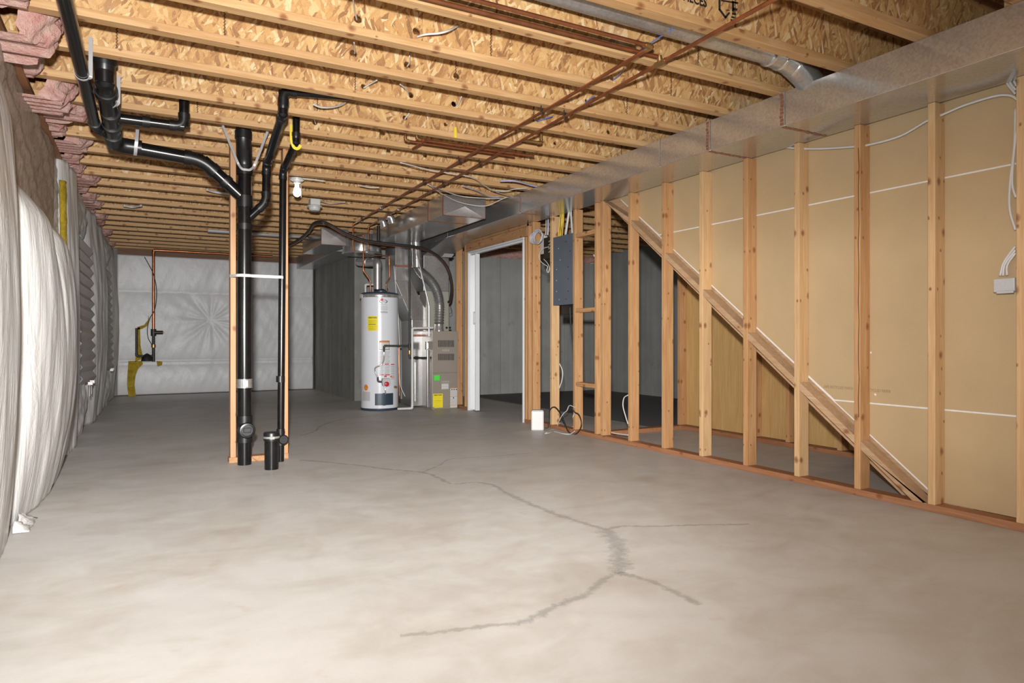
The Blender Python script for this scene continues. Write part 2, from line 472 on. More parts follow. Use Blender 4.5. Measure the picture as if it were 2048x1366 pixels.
# ------------------------------------------------------------------ mesh builders
class MB:
    def __init__(s):
        s.v = []; s.f = []; s.uv = {}
    def add(s, vs, fs):
        o = len(s.v)
        s.v += [Vector(v) for v in vs]
        s.f += [tuple(i + o for i in f) for f in fs]
        return s
    def box(s, x0, x1, y0, y1, z0, z1):
        v = [(x, y, z) for z in (z0, z1) for y in (y0, y1) for x in (x0, x1)]
        return s.add(v, [(0, 2, 3, 1), (4, 5, 7, 6), (0, 1, 5, 4), (2, 6, 7, 3), (0, 4, 6, 2), (1, 3, 7, 5)])
    def hexa(s, a, b):
        """two quads (lists of four points) joined into a solid"""
        return s.add(list(a) + list(b), [(3, 2, 1, 0), (4, 5, 6, 7), (0, 1, 5, 4), (1, 2, 6, 5), (2, 3, 7, 6), (3, 0, 4, 7)])
    def prism(s, pts, d):
        n = len(pts)
        d = Vector(d)
        vs = [Vector(p) for p in pts] + [Vector(p) + d for p in pts]
        fs = [tuple(range(n))[::-1], tuple(range(n, 2 * n))] + [(i, (i + 1) % n, n + (i + 1) % n, n + i) for i in range(n)]
        return s.add(vs, fs)
    def tube(s, pts, r, seg=12, cap=True, flat=None, wall=None):
        pts = [Vector(p) for p in pts]
        rr = r if hasattr(r, '__len__') else [r] * len(pts)
        n = len(pts)
        tang = []
        for i in range(n):
            a = pts[max(i - 1, 0)]; b = pts[min(i + 1, n - 1)]
            tang.append((b - a).normalized() if (b - a).length > 1e-9 else Vector((0, 0, 1)))
        up = Vector((0, 0, 1)) if abs(tang[0].z) < 0.9 else Vector((1, 0, 0))
        nrm = (up - tang[0] * up.dot(tang[0])).normalized()
        o = len(s.v)
        for i in range(n):
            nrm = (nrm - tang[i] * nrm.dot(tang[i]))
            nrm = nrm.normalized() if nrm.length > 1e-6 else tang[i].orthogonal().normalized()
            bi = tang[i].cross(nrm)
            for k in range(seg):
                a = 2 * PI * k / seg
                x = math.cos(a) * rr[i]; y = math.sin(a) * rr[i]
                if flat: y *= flat
                s.v.append(pts[i] + nrm * x + bi * y)
        for i in range(n - 1):
            for k in range(seg):
                a = o + i * seg + k; b = o + i * seg + (k + 1) % seg
                s.f.append((a, b, b + seg, a + seg))
        if cap:
            s.f.append(tuple(o + k for k in range(seg))[::-1])
            s.f.append(tuple(o + (n - 1) * seg + k for k in range(seg)))
        return s
    def lathe(s, prof, c, seg=24, axis=(0, 0, 1)):
        """profile of (radius, height) along axis from c"""
        ax = Vector(axis).normalized()
        u = ax.orthogonal().normalized(); w_ = ax.cross(u)
        o = len(s.v)
        for (r, h) in prof:
            for k in range(seg):
                a = 2 * PI * k / seg
                s.v.append(Vector(c) + ax * h + u * (math.cos(a) * r) + w_ * (math.sin(a) * r))
        for i in range(len(prof) - 1):
            for k in range(seg):
                a = o + i * seg + k; b = o + i * seg + (k + 1) % seg
                s.f.append((a, b, b + seg, a + seg))
        s.f.append(tuple(o + k for k in range(seg))[::-1])
        s.f.append(tuple(o + (len(prof) - 1) * seg + k for k in range(seg)))
        return s
    def grid(s, fn, nu, nv, uv=False):
        o = len(s.v)
        for j in range(nv + 1):
            for i in range(nu + 1):
                s.v.append(Vector(fn(i / nu, j / nv)))
        for j in range(nv):
            for i in range(nu):
                a = o + j * (nu + 1) + i
                s.f.append((a, a + 1, a + nu + 2, a + nu + 1))
        return s
    def build(s, name, mat, parent=None, smooth=False, bevel=0.0, solid=0.0, origin=None, subsurf=0, angle=40):
        me = bpy.data.meshes.new(name)
        lo = Vector((min(v[i] for v in s.v) for i in range(3)))
        hi = Vector((max(v[i] for v in s.v) for i in range(3)))
        c = Vector(origin) if origin is not None else Vector(((lo.x + hi.x) / 2, (lo.y + hi.y) / 2, lo.z))
        me.from_pydata([v - c for v in s.v], [], s.f)
        me.update()
        bm = bmesh.new()
        bm.from_mesh(me)
        if not solid:
            bmesh.ops.recalc_face_normals(bm, faces=bm.faces)
        bm.to_mesh(me)
        bm.free()
        me.materials.append(mat)
        ob = bpy.data.objects.new(name, me)
        COL.objects.link(ob)
        if parent is not None:
            ob.parent = parent
            ob.location = c - world_loc(parent)
        else:
            ob.location = c
        if smooth:
            me.polygons.foreach_set('use_smooth', [True] * len(me.polygons))
            if smooth != 'all':
                me.set_sharp_from_angle(angle=R(angle))
        if solid:
            md = ob.modifiers.new('thickness', 'SOLIDIFY'); md.thickness = solid; md.offset = 0
        if bevel:
            md = ob.modifiers.new('bevel', 'BEVEL'); md.width = bevel; md.segments = 2; md.limit_method = 'ANGLE'
        if subsurf:
            md = ob.modifiers.new('subdivision', 'SUBSURF'); md.levels = subsurf; md.render_levels = subsurf
        return ob

def world_loc(o):
    l = Vector((0, 0, 0))
    while o is not None:
        l += o.location
        o = o.parent
    return l

LABELS = {}
def tag(o, label=None, cat=None, group=None, kind=None):
    if label: o['label'] = label
    if cat: o['category'] = cat
    if group: o['group'] = group
    if kind: o['kind'] = kind
    return o
def empty(name, loc, label, cat, group=None):
    e = bpy.data.objects.new(name, None)
    e.empty_display_size = 0.1
    e.location = loc
    COL.objects.link(e)
    return tag(e, label, cat, group)
def struct(mb, name, mat, **kw):
    o = mb.build(name, mat, **kw)
    o['kind'] = 'structure'
    return o

def fillet(pts, r, n=6):
    pts = [Vector(p) for p in pts]
    out = [pts[0]]
    for i in range(1, len(pts) - 1):
        a, b, c = pts[i - 1], pts[i], pts[i + 1]
        d1 = (a - b); d2 = (c - b)
        l = min(r, d1.length * 0.49, d2.length * 0.49)
        p = b + d1.normalized() * l
        q = b + d2.normalized() * l
        for k in range(n + 1):
            t = k / n
            out.append(p * (1 - t) ** 2 + b * 2 * t * (1 - t) + q * t * t)
    out.append(pts[-1])
    return out
def smoothpath(pts, n=8):
    pts = [Vector(p) for p in pts]
    P = [pts[0] * 2 - pts[1]] + pts + [pts[-1] * 2 - pts[-2]]
    out = []
    for i in range(1, len(P) - 2):
        for k in range(n):
            t = k / n
            out.append(0.5 * ((2 * P[i]) + (P[i + 1] - P[i - 1]) * t + (2 * P[i - 1] - 5 * P[i] + 4 * P[i + 1] - P[i + 2]) * t * t
                              + (3 * P[i] - P[i - 1] - 3 * P[i + 1] + P[i + 2]) * t ** 3))
    out.append(pts[-1])
    return out
def cable(name, pts, r, mat, label=None, group=None, parent=None, seg=8, n=8, flat=None, cat='cable'):
    o = MB().tube(smoothpath(pts, n), r, seg, flat=flat).build(name, mat, parent, smooth='all')
    if parent is None: tag(o, label, cat, group)
    return o
def run(parent, pts, r, mat, fmat, names=('pipe', 'elbow'), bend=None, fr=1.17, sock=None, ends=(False, False)):
    """pipe: straight lengths and, at every corner, an elbow fitting with sockets"""
    pts = [Vector(p) for p in pts]
    bend = bend or r * 2.0
    sock = sock or r * 0.9
    n = len(pts)
    for i in range(n - 1):
        MB().tube([pts[i], pts[i + 1]], r, 24).build(names[0], mat, parent, smooth=True)
    for i in range(1, n - 1):
        a, b, c = pts[i - 1], pts[i], pts[i + 1]
        d1 = (a - b).normalized(); d2 = (c - b).normalized()
        l = min(bend, (a - b).length * 0.45, (c - b).length * 0.45)
        p = b + d1 * l; q = b + d2 * l
        path = [p] + [p * (1 - t) ** 2 + b * 2 * t * (1 - t) + q * t * t for t in [k / 8 for k in range(1, 8)]] + [q]
        m = MB().tube(path, r * 1.06, 24)
        m.tube([p + d1 * sock, p - d1 * sock * 0.1], r * fr, 24)
        m.tube([q + d2 * sock, q - d2 * sock * 0.1], r * fr, 24)
        m.build(names[1], fmat, parent, smooth=True)
def text(body, loc, size, mat, parent, rot, name='lettering', ext=0.0006, align='CENTER', sx=1.0, bold=0.0):
    cu = bpy.data.curves.new(name, 'FONT')
    cu.body = body
    cu.size = size
    cu.extrude = ext
    cu.align_x = align
    cu.align_y = 'CENTER'
    cu.offset = bold
    cu.resolution_u = 3
    tmp = bpy.data.objects.new('text_source', cu)
    COL.objects.link(tmp)
    bpy.context.view_layer.update()
    me = bpy.data.meshes.new_from_object(tmp)
    bpy.data.objects.remove(tmp)
    bpy.data.curves.remove(cu)
    me.materials.clear()
    me.materials.append(mat)
    o = bpy.data.objects.new(name, me)
    COL.objects.link(o)
    o.rotation_euler = rot
    o.scale = (sx, 1, 1)
    o.parent = parent
    o.location = Vector(loc) - world_loc(parent)
    return o

def jn(*a):  # smooth pseudo-random
    x, y = a[0], a[1]
    s = a[2] if len(a) > 2 else 0
    return (math.sin(x * 1.7 + s * 3.1) * math.cos(y * 1.3 - s) + math.sin(x * 3.9 - y * 2.3 + s * 1.7) * 0.5 + math.sin(x * 7.7 + y * 5.1 + s) * 0.25) / 1.75

# ================================================================== THE SETTING
ZJ = 2.32          # underside of the joists
JS = 0.4186        # joist spacing
JH = 0.30          # joist depth
WX = 3.60          # room face of the stud wall
fl = struct(MB().box(-0.75, 7.2, -3.0, 12.6, -0.12, 0.0), 'floor', M['floor'])
struct(MB().box(-0.75, 7.2, -3.0, 12.6, ZJ + JH, ZJ + JH + 0.02), 'ceiling', M['osb_deck'])
struct(MB().box(-0.75, -0.62, -3.0, 12.6, 0, 2.12), 'wall_left', M['wallc'])
struct(MB().box(-0.75, -0.62, -3.0, 12.6, 2.12, ZJ + JH), 'trim_1', M['osb_deck'])
struct(MB().box(-0.75, 2.95, 12.42, 12.6, 0, ZJ + JH), 'wall_back', M['wallc'])
yc = at(709, 700, x=2.70).y     # far side wall ends here and turns right
struct(MB().box(2.70, 2.95, yc, 12.42, 0, 2.11).box(2.70, 2.95, yc, 12.42, 2.11, ZJ), 'wall_side', M['wallc'])
struct(MB().box(2.95, 7.2, yc, yc + 0.2, 0, ZJ - 0.12), 'wall_mechanical', M['wallb'])
struct(MB().box(7.0, 7.2, -3.0, yc, 0, ZJ + JH), 'wall_right', M['wallb'])
YM = yc

# dark carpet of the room beyond the stud wall
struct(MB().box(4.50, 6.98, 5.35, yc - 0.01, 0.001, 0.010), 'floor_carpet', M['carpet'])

# cracks in the slab
CR = [
    ([(1236, 1146), (1238, 1128), (1240, 1108), (1230, 1085), (1212, 1060)], 0.075),
    ([(1212, 1060), (1170, 1047), (1110, 1028), (1060, 1008), (1010, 985)], 0.035),
    ([(1010, 985), (985, 970), (950, 965), (905, 968), (875, 955), (845, 945), (770, 938), (700, 929), (600, 920)], 0.028),
    ([(1212, 1060), (1240, 1053), (1300, 1053), (1400, 1050), (1500, 1049)], 0.022),
    ([(1236, 1146), (1200, 1165), (1170, 1190), (1130, 1205), (1085, 1227), (1040, 1247)], 0.030),
    ([(1040, 1247), (980, 1252), (900, 1262), (800, 1272)], 0.022),
    ([(1236, 1146), (1270, 1153), (1310, 1166), (1350, 1185), (1400, 1210)], 0.030),
    ([(600, 872), (630, 862), (645, 850), (690, 838), (760, 830)], 0.020),
    ([(845, 945), (880, 930), (905, 918), (1000, 912), (1060, 906)], 0.014),
]
crm = MB()
cuv = []
for path, wd in CR:
    P = [at(u, v, z=0.0) for u, v in path]
    P = smoothpath(P, 6)
    o = len(crm.v)
    for i, p in enumerate(P):
        t = (P[min(i + 1, len(P) - 1)] - P[max(i - 1, 0)]).normalized()
        nn = Vector((-t.y, t.x, 0))
        jit = nn * random.uniform(-1, 1) * wd * 0.12
        wv = wd * (0.8 + 0.5 * random.random())
        crm.v += [p + jit - nn * wv + Vector((0, 0, 0.0008)), p + jit + nn * wv + Vector((0, 0, 0.0008))]
        cuv += [(0.0, i * 0.1), (1.0, i * 0.1)]
    for i in range(len(P) - 1):
        a = o + 2 * i
        crm.f.append((a, a + 1, a + 3, a + 2))
co = crm.build('crack', M['crack'], fl)
ul = co.data.uv_layers.new(name='UVMap')
for lp in co.data.loops:
    ul.data[lp.index].uv = cuv[lp.vertex_index]
co['kind'] = 'stuff'

# ================================================================== JOISTS
ORD = ['first', 'second', 'third', 'fourth', 'fifth', 'sixth', 'seventh', 'eighth', 'ninth', 'tenth', 'eleventh', 'twelfth', 'thirteenth',
       'fourteenth', 'fifteenth', 'sixteenth', 'seventeenth', 'eighteenth', 'nineteenth', 'twentieth', 'twenty-first', 'twenty-second',
       'twenty-third', 'twenty-fourth', 'twenty-fifth', 'twenty-sixth', 'twenty-seventh', 'twenty-eighth', 'twenty-ninth', 'thirtieth']
far_edges = {0: 3.209, 1: 3.605, 2: 4.025, 3: 4.500, 4: 4.905, 5: 5.300, 6: 5.715, 7: 6.145}
joists = []
for k in range(-4, 23):
    fe = far_edges.get(k, 3.21 + JS * k)
    joists.append((k, fe - 0.032))
WT = 0.011
holes = [(716, 38, .02), (833, 63, .02), (707, 107, .02), (815, 130, .02), (913, 152, .02), (727, 173, .016), (822, 190, .018), (908, 208, .018),
         (1224, 155, .018), (1173, 202, .014), (1075, 240, .015), (810, 236, .018), (891, 249, .014), (1217, 264, .016), (630, 245, .018),
         (765, 266, .022), (1110, 287, .014), (850, 311, .018), (738, 350, .016), (1279, 90, .03), (1382, 28, .02), (620, 281, .018), (777, 302, .018)]
hole_by = {}
hole_at = {}
for (u, v, r) in holes:
    for (k, y) in joists:
        if y < 1.3: continue
        p = at(u, v, y=y - WT / 2)
        if ZJ + 0.038 + r + 0.005 < p.z < ZJ + JH - 0.038 - r - 0.005:
            hole_by.setdefault(k, []).append((p.x, p.z, r))
            hole_at[(u, v)] = Vector((p.x, y - WT / 2, p.z))
            break
X0J, X1J = -0.60, 6.98
for n_, (k, y) in enumerate(joists):
    vis = 'joist %d' % k
    if k <= -4: lab = 'wooden I-joist cut off by the top right corner of the photo'
    else: lab = 'wooden I-joist with OSB web overhead, %s joist back from the top right corner' % ORD[k + 3]
    r_ = empty('floor_joist', (2.5, y, ZJ), lab, 'joist', 'floor joists overhead')
    fw = 0.032
    def bar(z0):
        m = MB()
        m.box(X0J, X1J, y - fw, y + fw, z0, z0 + 0.038)
        return m
    bar(ZJ).build('bottom_flange', M['flange'], r_, bevel=0.0025)
    bar(ZJ + JH - 0.038).build('top_flange', M['flange'], r_)
    z0, z1 = ZJ + 0.038, ZJ + JH - 0.038
    m = MB()
    hs = sorted(hole_by.get(k, []))
    x = X0J
    ya, yb = y - WT / 2, y + WT / 2
    last = X0J
    for (hx, hz, hr) in hs:
        s_ = hr * 1.6
        if hx - s_ < last + 0.01: continue
        m.box(last, hx - s_, ya, yb, z0, z1)
        # panel with a round hole
        N = 16
        sq = []
        for i in range(N):
            a = 2 * PI * (i + 0.5) / N
            c_, s2 = math.cos(a), math.sin(a)
            q = max(abs(c_), abs(s2))
            sq.append((c_ / q, s2 / q, c_, s2))
        vs = []
        for yy in (ya, yb):
            for (qx, qz, cx, cz) in sq:
                vs.append((hx + qx * s_, yy, (z1 if qz > 0.99 else z0 if qz < -0.99 else hz + qz * s_)))
            for (qx, qz, cx, cz) in sq:
                vs.append((hx + cx * hr, yy, hz + cz * hr))
        # side columns of the square reach the flanges only at top and bottom points; fill corners
        fs = []
        for base in (0, 2 * N):
            for i in range(N):
                j = (i + 1) % N
                fs.append((base + i, base + j, base + N + j, base + N + i))
        for i in range(N):
            j = (i + 1) % N
            fs.append((N + i, N + j, 3 * N + j, 3 * N + i))
        m.add(vs, fs)
        last = hx + s_
    m.box(last, X1J, ya, yb, z0, z1)
    m.build('web', M['osb'], r_)
JW = {k: y for k, y in joists}

# ================================================================== STUD WALL ON THE RIGHT
def stud(name, x0, x1, y0, y1, z0, z1, mat, label, group='studs of the long wall', parent=None, bevel=0.003):
    o = MB().box(x0, x1, y0, y1, z0, z1).build(name, mat, parent, bevel=bevel)
    if parent is None: tag(o, label, 'stud' if 'stud' in name or 'post' in name else 'lumber', group)
    return o
ZD = 2.123                  # underside of the long duct
pl = 0.038
plate = MB().box(WX, WX + 0.089, 0.3, 6.36, 0.0, pl).build('bottom_plate', M['plate'], bevel=0.003)
tag(plate, 'reddish bottom plate on the floor under the long stud wall', 'lumber')
plate2 = MB().box(WX, WX + 0.089, 7.79, 9.15, 0.0, pl).build('bottom_plate', M['plate'], bevel=0.003)
tag(plate2, 'short reddish bottom plate beside the furnace', 'lumber')
sx = [(2032, 'stud2', 'rightmost stud of the long wall, cut by the photo edge'),
      (1855, 'stud2', 'pale straight stud where the sloped stair blocking meets the floor'),
      (1708, 'stud', 'cracked split stud in front of tan drywall, third from the right'),
      (1588, 'stud2', 'knotty stud fourth from the right in the long wall'),
      (1486, 'stud', 'stud fifth from the right, in the middle of the sloped blocking'),
      (1398, 'stud2', 'stud with chipped wavy edge, sixth from the right'),
      (1323, 'stud', 'stud with dark knots, seventh from the right'),
      (1256, 'stud', 'stud beside the top of the sloped blocking, eighth from the right'),
      (1201, 'stud', 'outer stud of the pair right of the three short blocks'),
      (1146, 'stud', 'stud directly right of the grey electrical panel'),
      (1100, 'stud2', 'stud directly left of the grey electrical panel')]
studY = []
for (u, mt, lab) in sx:
    yf = at(u, 700, x=WX).y
    studY.append(yf)
    stud('wall_stud', WX, WX + 0.089, yf - 0.038, yf, pl, ZD, M[mt], lab)
ck = [o for o in bpy.data.objects if o.get('label', '').startswith('cracked split stud')][0]
cm_ = MB()
y3 = studY[2] - 0.031
for i in range(14):
    za = 0.45 + i * 0.11
    ja, jb = 0.003 * math.sin(i * 2.3), 0.003 * math.sin(i * 2.3 + 2.3)
    cm_.hexa([(WX - 0.0007, y3 + ja, za), (WX - 0.0007, y3 + ja + 0.0035, za), (WX + 0.001, y3 + ja + 0.0035, za), (WX + 0.001, y3 + ja, za)],
             [(WX - 0.0007, y3 + jb, za + 0.11), (WX - 0.0007, y3 + jb + 0.0035, za + 0.11), (WX + 0.001, y3 + jb + 0.0035, za + 0.11), (WX + 0.001, y3 + jb, za + 0.11)])
cm_.build('crack', M['dark'], ck)
yf = at(1189, 700, x=WX).y
stud('wall_stud', WX, WX + 0.089, yf - 0.036, yf, pl, ZD, M['stud'], 'inner stud of the pair right of the three short blocks')
yk = yf
for (y0, y1, z1, lab) in [(6.318, 6.356, 1.985, 'trimmer stud against the white jamb, right side of the doorway'),
                          (6.26, 6.298, ZD, 'middle stud of the three right of the doorway'),
                          (6.165, 6.203, ZD, 'outer stud of the three right of the doorway'),
                          (7.795, 7.833, 1.985, 'trimmer stud against the folded white door, left side of the doorway'),
                          (7.865, 7.903, ZD, 'narrow stud behind the trimmer left of the doorway'),
                          (8.145, 8.183, ZD, 'stud beside the furnace cabinet')]:
    stud('wall_stud', WX, WX + 0.089, y0, y1, pl, z1, M['stud'], lab)
hd = MB().box(WX, WX + 0.089, 6.30, 7.86, 1.990, 2.09).build('door_header', M['stud'], bevel=0.003)
hd.data.materials[0] = M['blockx']
tag(hd, 'wooden header over the doorway opening', 'lumber')
tp = MB().box(WX, WX + 0.089, 6.20, 8.14, 2.092, 2.122).build('top_plate', M['blockx'], bevel=0.002)
tag(tp, 'thin wooden plate between the door header and duct', 'lumber')
# short blocks between the studs right of the panel
y10 = studY[9]
for (v, lab) in [(467, 'top'), (620, 'middle'), (770, 'bottom')]:
    z = at(1170, v, x=WX).z
    b = MB().box(WX + 0.002, WX + 0.087, yk + 0.001, y10 - 0.039, z - 0.019, z + 0.019).build('wood_block', M['blockx'], bevel=0.002)
    tag(b, '%s of the three short wood blocks between studs right of the electrical panel' % lab, 'block', 'short blocks between studs')

# sloped blocking along the stair line
SL = 0.761
def rakez(y): return 0.030 + SL * (y - 2.161)
edges = [(studY[1], studY[2] - 0.038), (studY[2], studY[3] - 0.038), (studY[3], studY[4] - 0.038), (studY[4], studY[5] - 0.038),
         (studY[5], studY[6] - 0.038), (studY[6], studY[7] - 0.038), (studY[7], studY[8] - 0.038)]
names = ['lowest, touching the bottom plate', 'second from the bottom', 'third from the bottom', 'middle one', 'third from the top', 'second from the top', 'highest, under the duct']
for (y0, y1), nm in zip(edges, names):
    y0 += 0.001; y1 -= 0.001
    if nm.startswith('lowest'):
        q = [(y0 + 0.005, 0.0385), (y0 + 0.005, rakez(y0 + 0.005) + 0.048), (y1, rakez(y1) + 0.048), (y1, rakez(y1)), (2.175, 0.0385)]
    else:
        q = [(y0, rakez(y0)), (y0, rakez(y0) + 0.048), (y1, rakez(y1) + 0.048), (y1, rakez(y1))]
    q = [(y, min(z, ZD - 0.002)) for y, z in q]
    b = MB().prism([(WX + 0.001, y, z) for y, z in q], (0.087, 0, 0)).build('sloped_block', M['rake'], bevel=0.002)
    tag(b, 'sloped wood blocking between studs along the stairs, %s' % nm, 'block', 'sloped blocking along the stairs')
# stair behind the wall
st = empty('staircase', (4.2, 2.2, 0), 'enclosed wooden staircase rising behind the stud wall, seen from below', 'staircase')
XS0, XS1 = 3.705, 4.70
for i, x in enumerate((XS0, XS1 - 0.038)):
    y0, y1 = 1.99, 5.10
    MB().prism([(x, 1.92, 0.0), (x, 1.92, 0.02), (x, 2.05, rakez(2.05) + 0.30), (x, 5.2, rakez(5.2) + 0.30), (x, 5.2, rakez(5.2) - 0.085), (x, 2.25, 0.0)], (0.038, 0, 0)).build('stringer', M['rake'], st)
for i in range(12):
    ys = 2.12 + i * 0.25
    z = rakez(ys) + 0.19
    if z > ZJ + 0.2: break
    MB().box(XS0 + 0.04, XS1 - 0.04, ys - 0.02, ys + 0.26, z - 0.025, z).build('tread', M['blockx'], st)
    MB().box(XS0 + 0.04, XS1 - 0.04, ys, ys + 0.018, max(0.002, z - 0.19), z - 0.027).build('riser', M['blockx'], st)

# drywall on the stair side of the studs
XD = WX + 0.0895
zs1 = at(1700, (467 + 325) / 2 + (1700 - 1690) * -0.2058, x=XD).z
zs1, zs2 = 1.740, 0.527
def ry(z): return (z - 0.030 - 0.085) / SL + 2.161
dw = empty('drywall_panels', (XD, 2.0, 0), 'tan paper backed drywall behind the studs above the sloped stairs', 'drywall')
def sheet(z0, z1, ya):
    m = MB()
    g = 0.0045
    a0, a1 = max(ry(z0), ya + .01), ry(z1)
    pts = [(XD, ya, z0 + g), (XD, a0, z0 + g)] if z0 > 0.3 else [(XD, ya, z0), (XD, ry(z0), z0), ]
    pts += [(XD, a1, z1 - g), (XD, ya, z1 - g)]
    m.prism(pts, (0.0125, 0, 0)).build('drywall_sheet', M['paper'], dw)
sheet(0.040, zs2, 0.3)
sheet(zs2, zs1, 0.3)
sheet(zs1, ZD + 0.15, 0.3)
MB().box(XD + 0.003, XD + 0.0125, 0.3, ry(zs1), zs1 - 0.0045, zs1 + 0.0045).build('seam', M['gyp'], dw)
MB().box(XD + 0.003, XD + 0.0125, 0.3, ry(zs2), zs2 - 0.0045, zs2 + 0.0045).build('seam', M['gyp'], dw)
m = MB()
m.prism([(XD - 0.0004, ry(0.06), 0.06 - 0.012), (XD + 0.0005, ry(0.06), 0.06 + 0.004), (XD + 0.0005, ry(ZD), ZD + 0.004), (XD - 0.0004, ry(ZD), ZD - 0.012)], (0.012, 0, 0))
m.build('cut_edge', M['gyp'], dw)
pt = at(1763, 779, x=XD)
text('100% RECYCLED PAPER', (XD - 0.001, at(1748, 779, x=XD).y, at(1748, 781, x=XD).z), 0.024, M['inkf'], dw, (PI / 2, 0, -PI / 2), sx=0.8)
text('100% RECYCLED PAPER', (XD - 0.001, at(1700, 779, x=XD).y + 0.08, at(1700, 777, x=XD).z), 0.024, M['inkf'], dw, (PI / 2, 0, -PI / 2), sx=0.8)
for (u, v, s_) in [(1751, 789, .012), (1742, 705, .008), (1925, 1021, .03), (1960, 1024, .035), (1905, 1018, .02)]:
    p = at(u, v, x=XD - 0.0005)
    MB().prism([(p.x, p.y - s_ * .6, p.z - .004), (p.x, p.y - s_ * .1, p.z + .007), (p.x, p.y + s_ * .7, p.z + .003), (p.x, p.y + s_ * .3, p.z - .007)], (-0.001, 0, 0)).build('torn_patch', M['gyp'], dw)

# plywood wall and its framing under the stairs
XP = 4.79
yp0 = 5.22
pw = empty('plywood_partition', (XP, 3.8, 0), 'plywood faced partition under the stairs', 'partition')
for i in range(4):
    y1 = yp0 - i * 0.61
    MB().box(XP, XP + 0.012, y1 - 0.607, y1, 0.04, 2.3).build('plywood_sheet', M['ply'], pw)
for y in (yp0 - 0.02, 4.26, 3.42, 2.9, 3.9):
    MB().box(XP - 0.089, XP - 0.001, y - 0.038, y, 0.04, max(0.5, min(2.2, rakez(y) - 0.1))).build('stud', M['stud'], pw, bevel=0.002)
MB().box(XP - 0.089, XP, 2.3, yp0, 0.0, 0.038).build('plate', M['plate'], pw, bevel=0.002)
p2 = MB().box(WX + 0.12, XP - 0.091, yp0 - 0.089, yp0, 0, 0.038).build('bottom_plate', M['plate'], bevel=0.002)
tag(p2, 'reddish plate lying across the floor under the stairs', 'lumber')

# ================================================================== DOORWAY
dr = empty('door_1', (WX, 7.1, 0), 'white door jamb with folded accordion door', 'door')
dr['kind'] = 'structure'
MB().box(WX - 0.008, WX + 0.10, 6.362, 6.382, 0, 1.965).box(WX - 0.004, WX + 0.04, 6.382, 6.392, 0, 1.965).build('jamb', M['jamb'], dr)
MB().box(WX - 0.008, WX + 0.10, 7.768, 7.790, 0, 1.965).build('jamb', M['jamb'], dr)
MB().box(WX - 0.008, WX + 0.10, 6.362, 7.790, 1.966, 1.985).box(WX + 0.02, WX + 0.06, 6.39, 7.76, 1.945, 1.965).build('head_jamb', M['jamb'], dr)
m = MB()
ya = 7.75
pts = []
for i in range(9):
    pts.append((WX + (0.008 if i % 2 else 0.055), 7.762 - i * 0.022))
for i in range(8):
    (xa, y0), (xb, y1) = pts[i], pts[i + 1]
    d = Vector((xb - xa, y1 - y0, 0)); nn = Vector((-d.y, d.x, 0)).normalized() * 0.003
    a = Vector((xa, y0, 0.02)); b = Vector((xb, y1, 0.02))
    m.hexa([a - nn, a + nn, b + nn, b - nn], [v + Vector((0, 0, 1.915)) for v in (a - nn, a + nn, b + nn, b - nn)])
m.box(WX + 0.0, WX + 0.055, 7.566, 7.582, 0.015, 1.94)
fd = m.build('folding_panel', M['jamb'], dr, bevel=0.001)
hz = at(950, 636, x=WX).z
MB().tube(fillet([(WX - 0.001, 7.575, hz + 0.07), (WX - 0.022, 7.575, hz + 0.07), (WX - 0.022, 7.575, hz - 0.07), (WX - 0.001, 7.575, hz - 0.07)], 0.012), 0.008, 10).build('handle', M['white'], dr, smooth=True)
MB().box(WX + 0.03, WX + 0.07, 6.392, 6.41, at(1040, 636, x=WX).z, at(1040, 618, x=WX).z).build('latch', M['white'], dr, bevel=0.003)
MB().box(WX + 0.03, WX + 0.07, 6.392, 6.405, at(1040, 646, x=WX).z, at(1040, 638, x=WX).z).build('latch_plate', M['black'], dr)

# pink insulation strip on top of the mechanical room wall
pk = MB().grid(lambda s, t: (3.7 + 3.2 * s, YM - 0.03 - 0.04 * math.sin(t * PI) + 0.015 * jn(s * 30, t * 4), ZJ - 0.125 + t * 0.12 + 0.012 * jn(s * 40, 3)), 80, 6).build('insulation_batt', M['pink'], smooth='all')
tag(pk, 'pink insulation strip on top of the concrete wall seen through the doorway', 'insulation')

# ================================================================== BLACK DRAIN PIPES
YS = 5.20
yst = YS
sxp = at(489, 700, y=YS).x
stack = empty('drain_stack', (sxp, YS, 0), 'thick black plastic drain stack with branches, by the left post', 'pipe')
r3 = 0.047
# main stack
ztop = at(488, 300, y=YS).z
MB().tube([(sxp, YS, 0.0), (sxp, YS, at(489, 340, y=YS).z)], r3, 28).build('pipe', M['abs'], stack, smooth=True)
# upper bend into the joist bay
b0 = Vector((sxp, YS, at(489, 350, y=YS).z)); b1 = Vector((sxp, YS, at(489, 315, y=YS).z))
b2 = at(489, 262, y=YS - 0.30)
b1 = Vector((sxp + 0.0, YS, 2.17)); b2 = Vector((sxp - 0.02, YS - 0.10, 2.30)); b3 = Vector((sxp - 0.02, YS - 0.10, 2.42))
MB().tube(fillet([b0, b1, b2, b3], 0.06), r3 * 1.1, 28).tube([b2 + Vector((0, 0, .0)), b2 + Vector((0, 0, .05))], r3 * 1.22, 28).tube([b1 - Vector((0, 0, .09)), b1 - Vector((0, 0, .04))], r3 * 1.22, 28).build('elbow', M['absd'], stack, smooth=True)
def zat(v, y=YS, u=489): return at(u, v, y=y).z
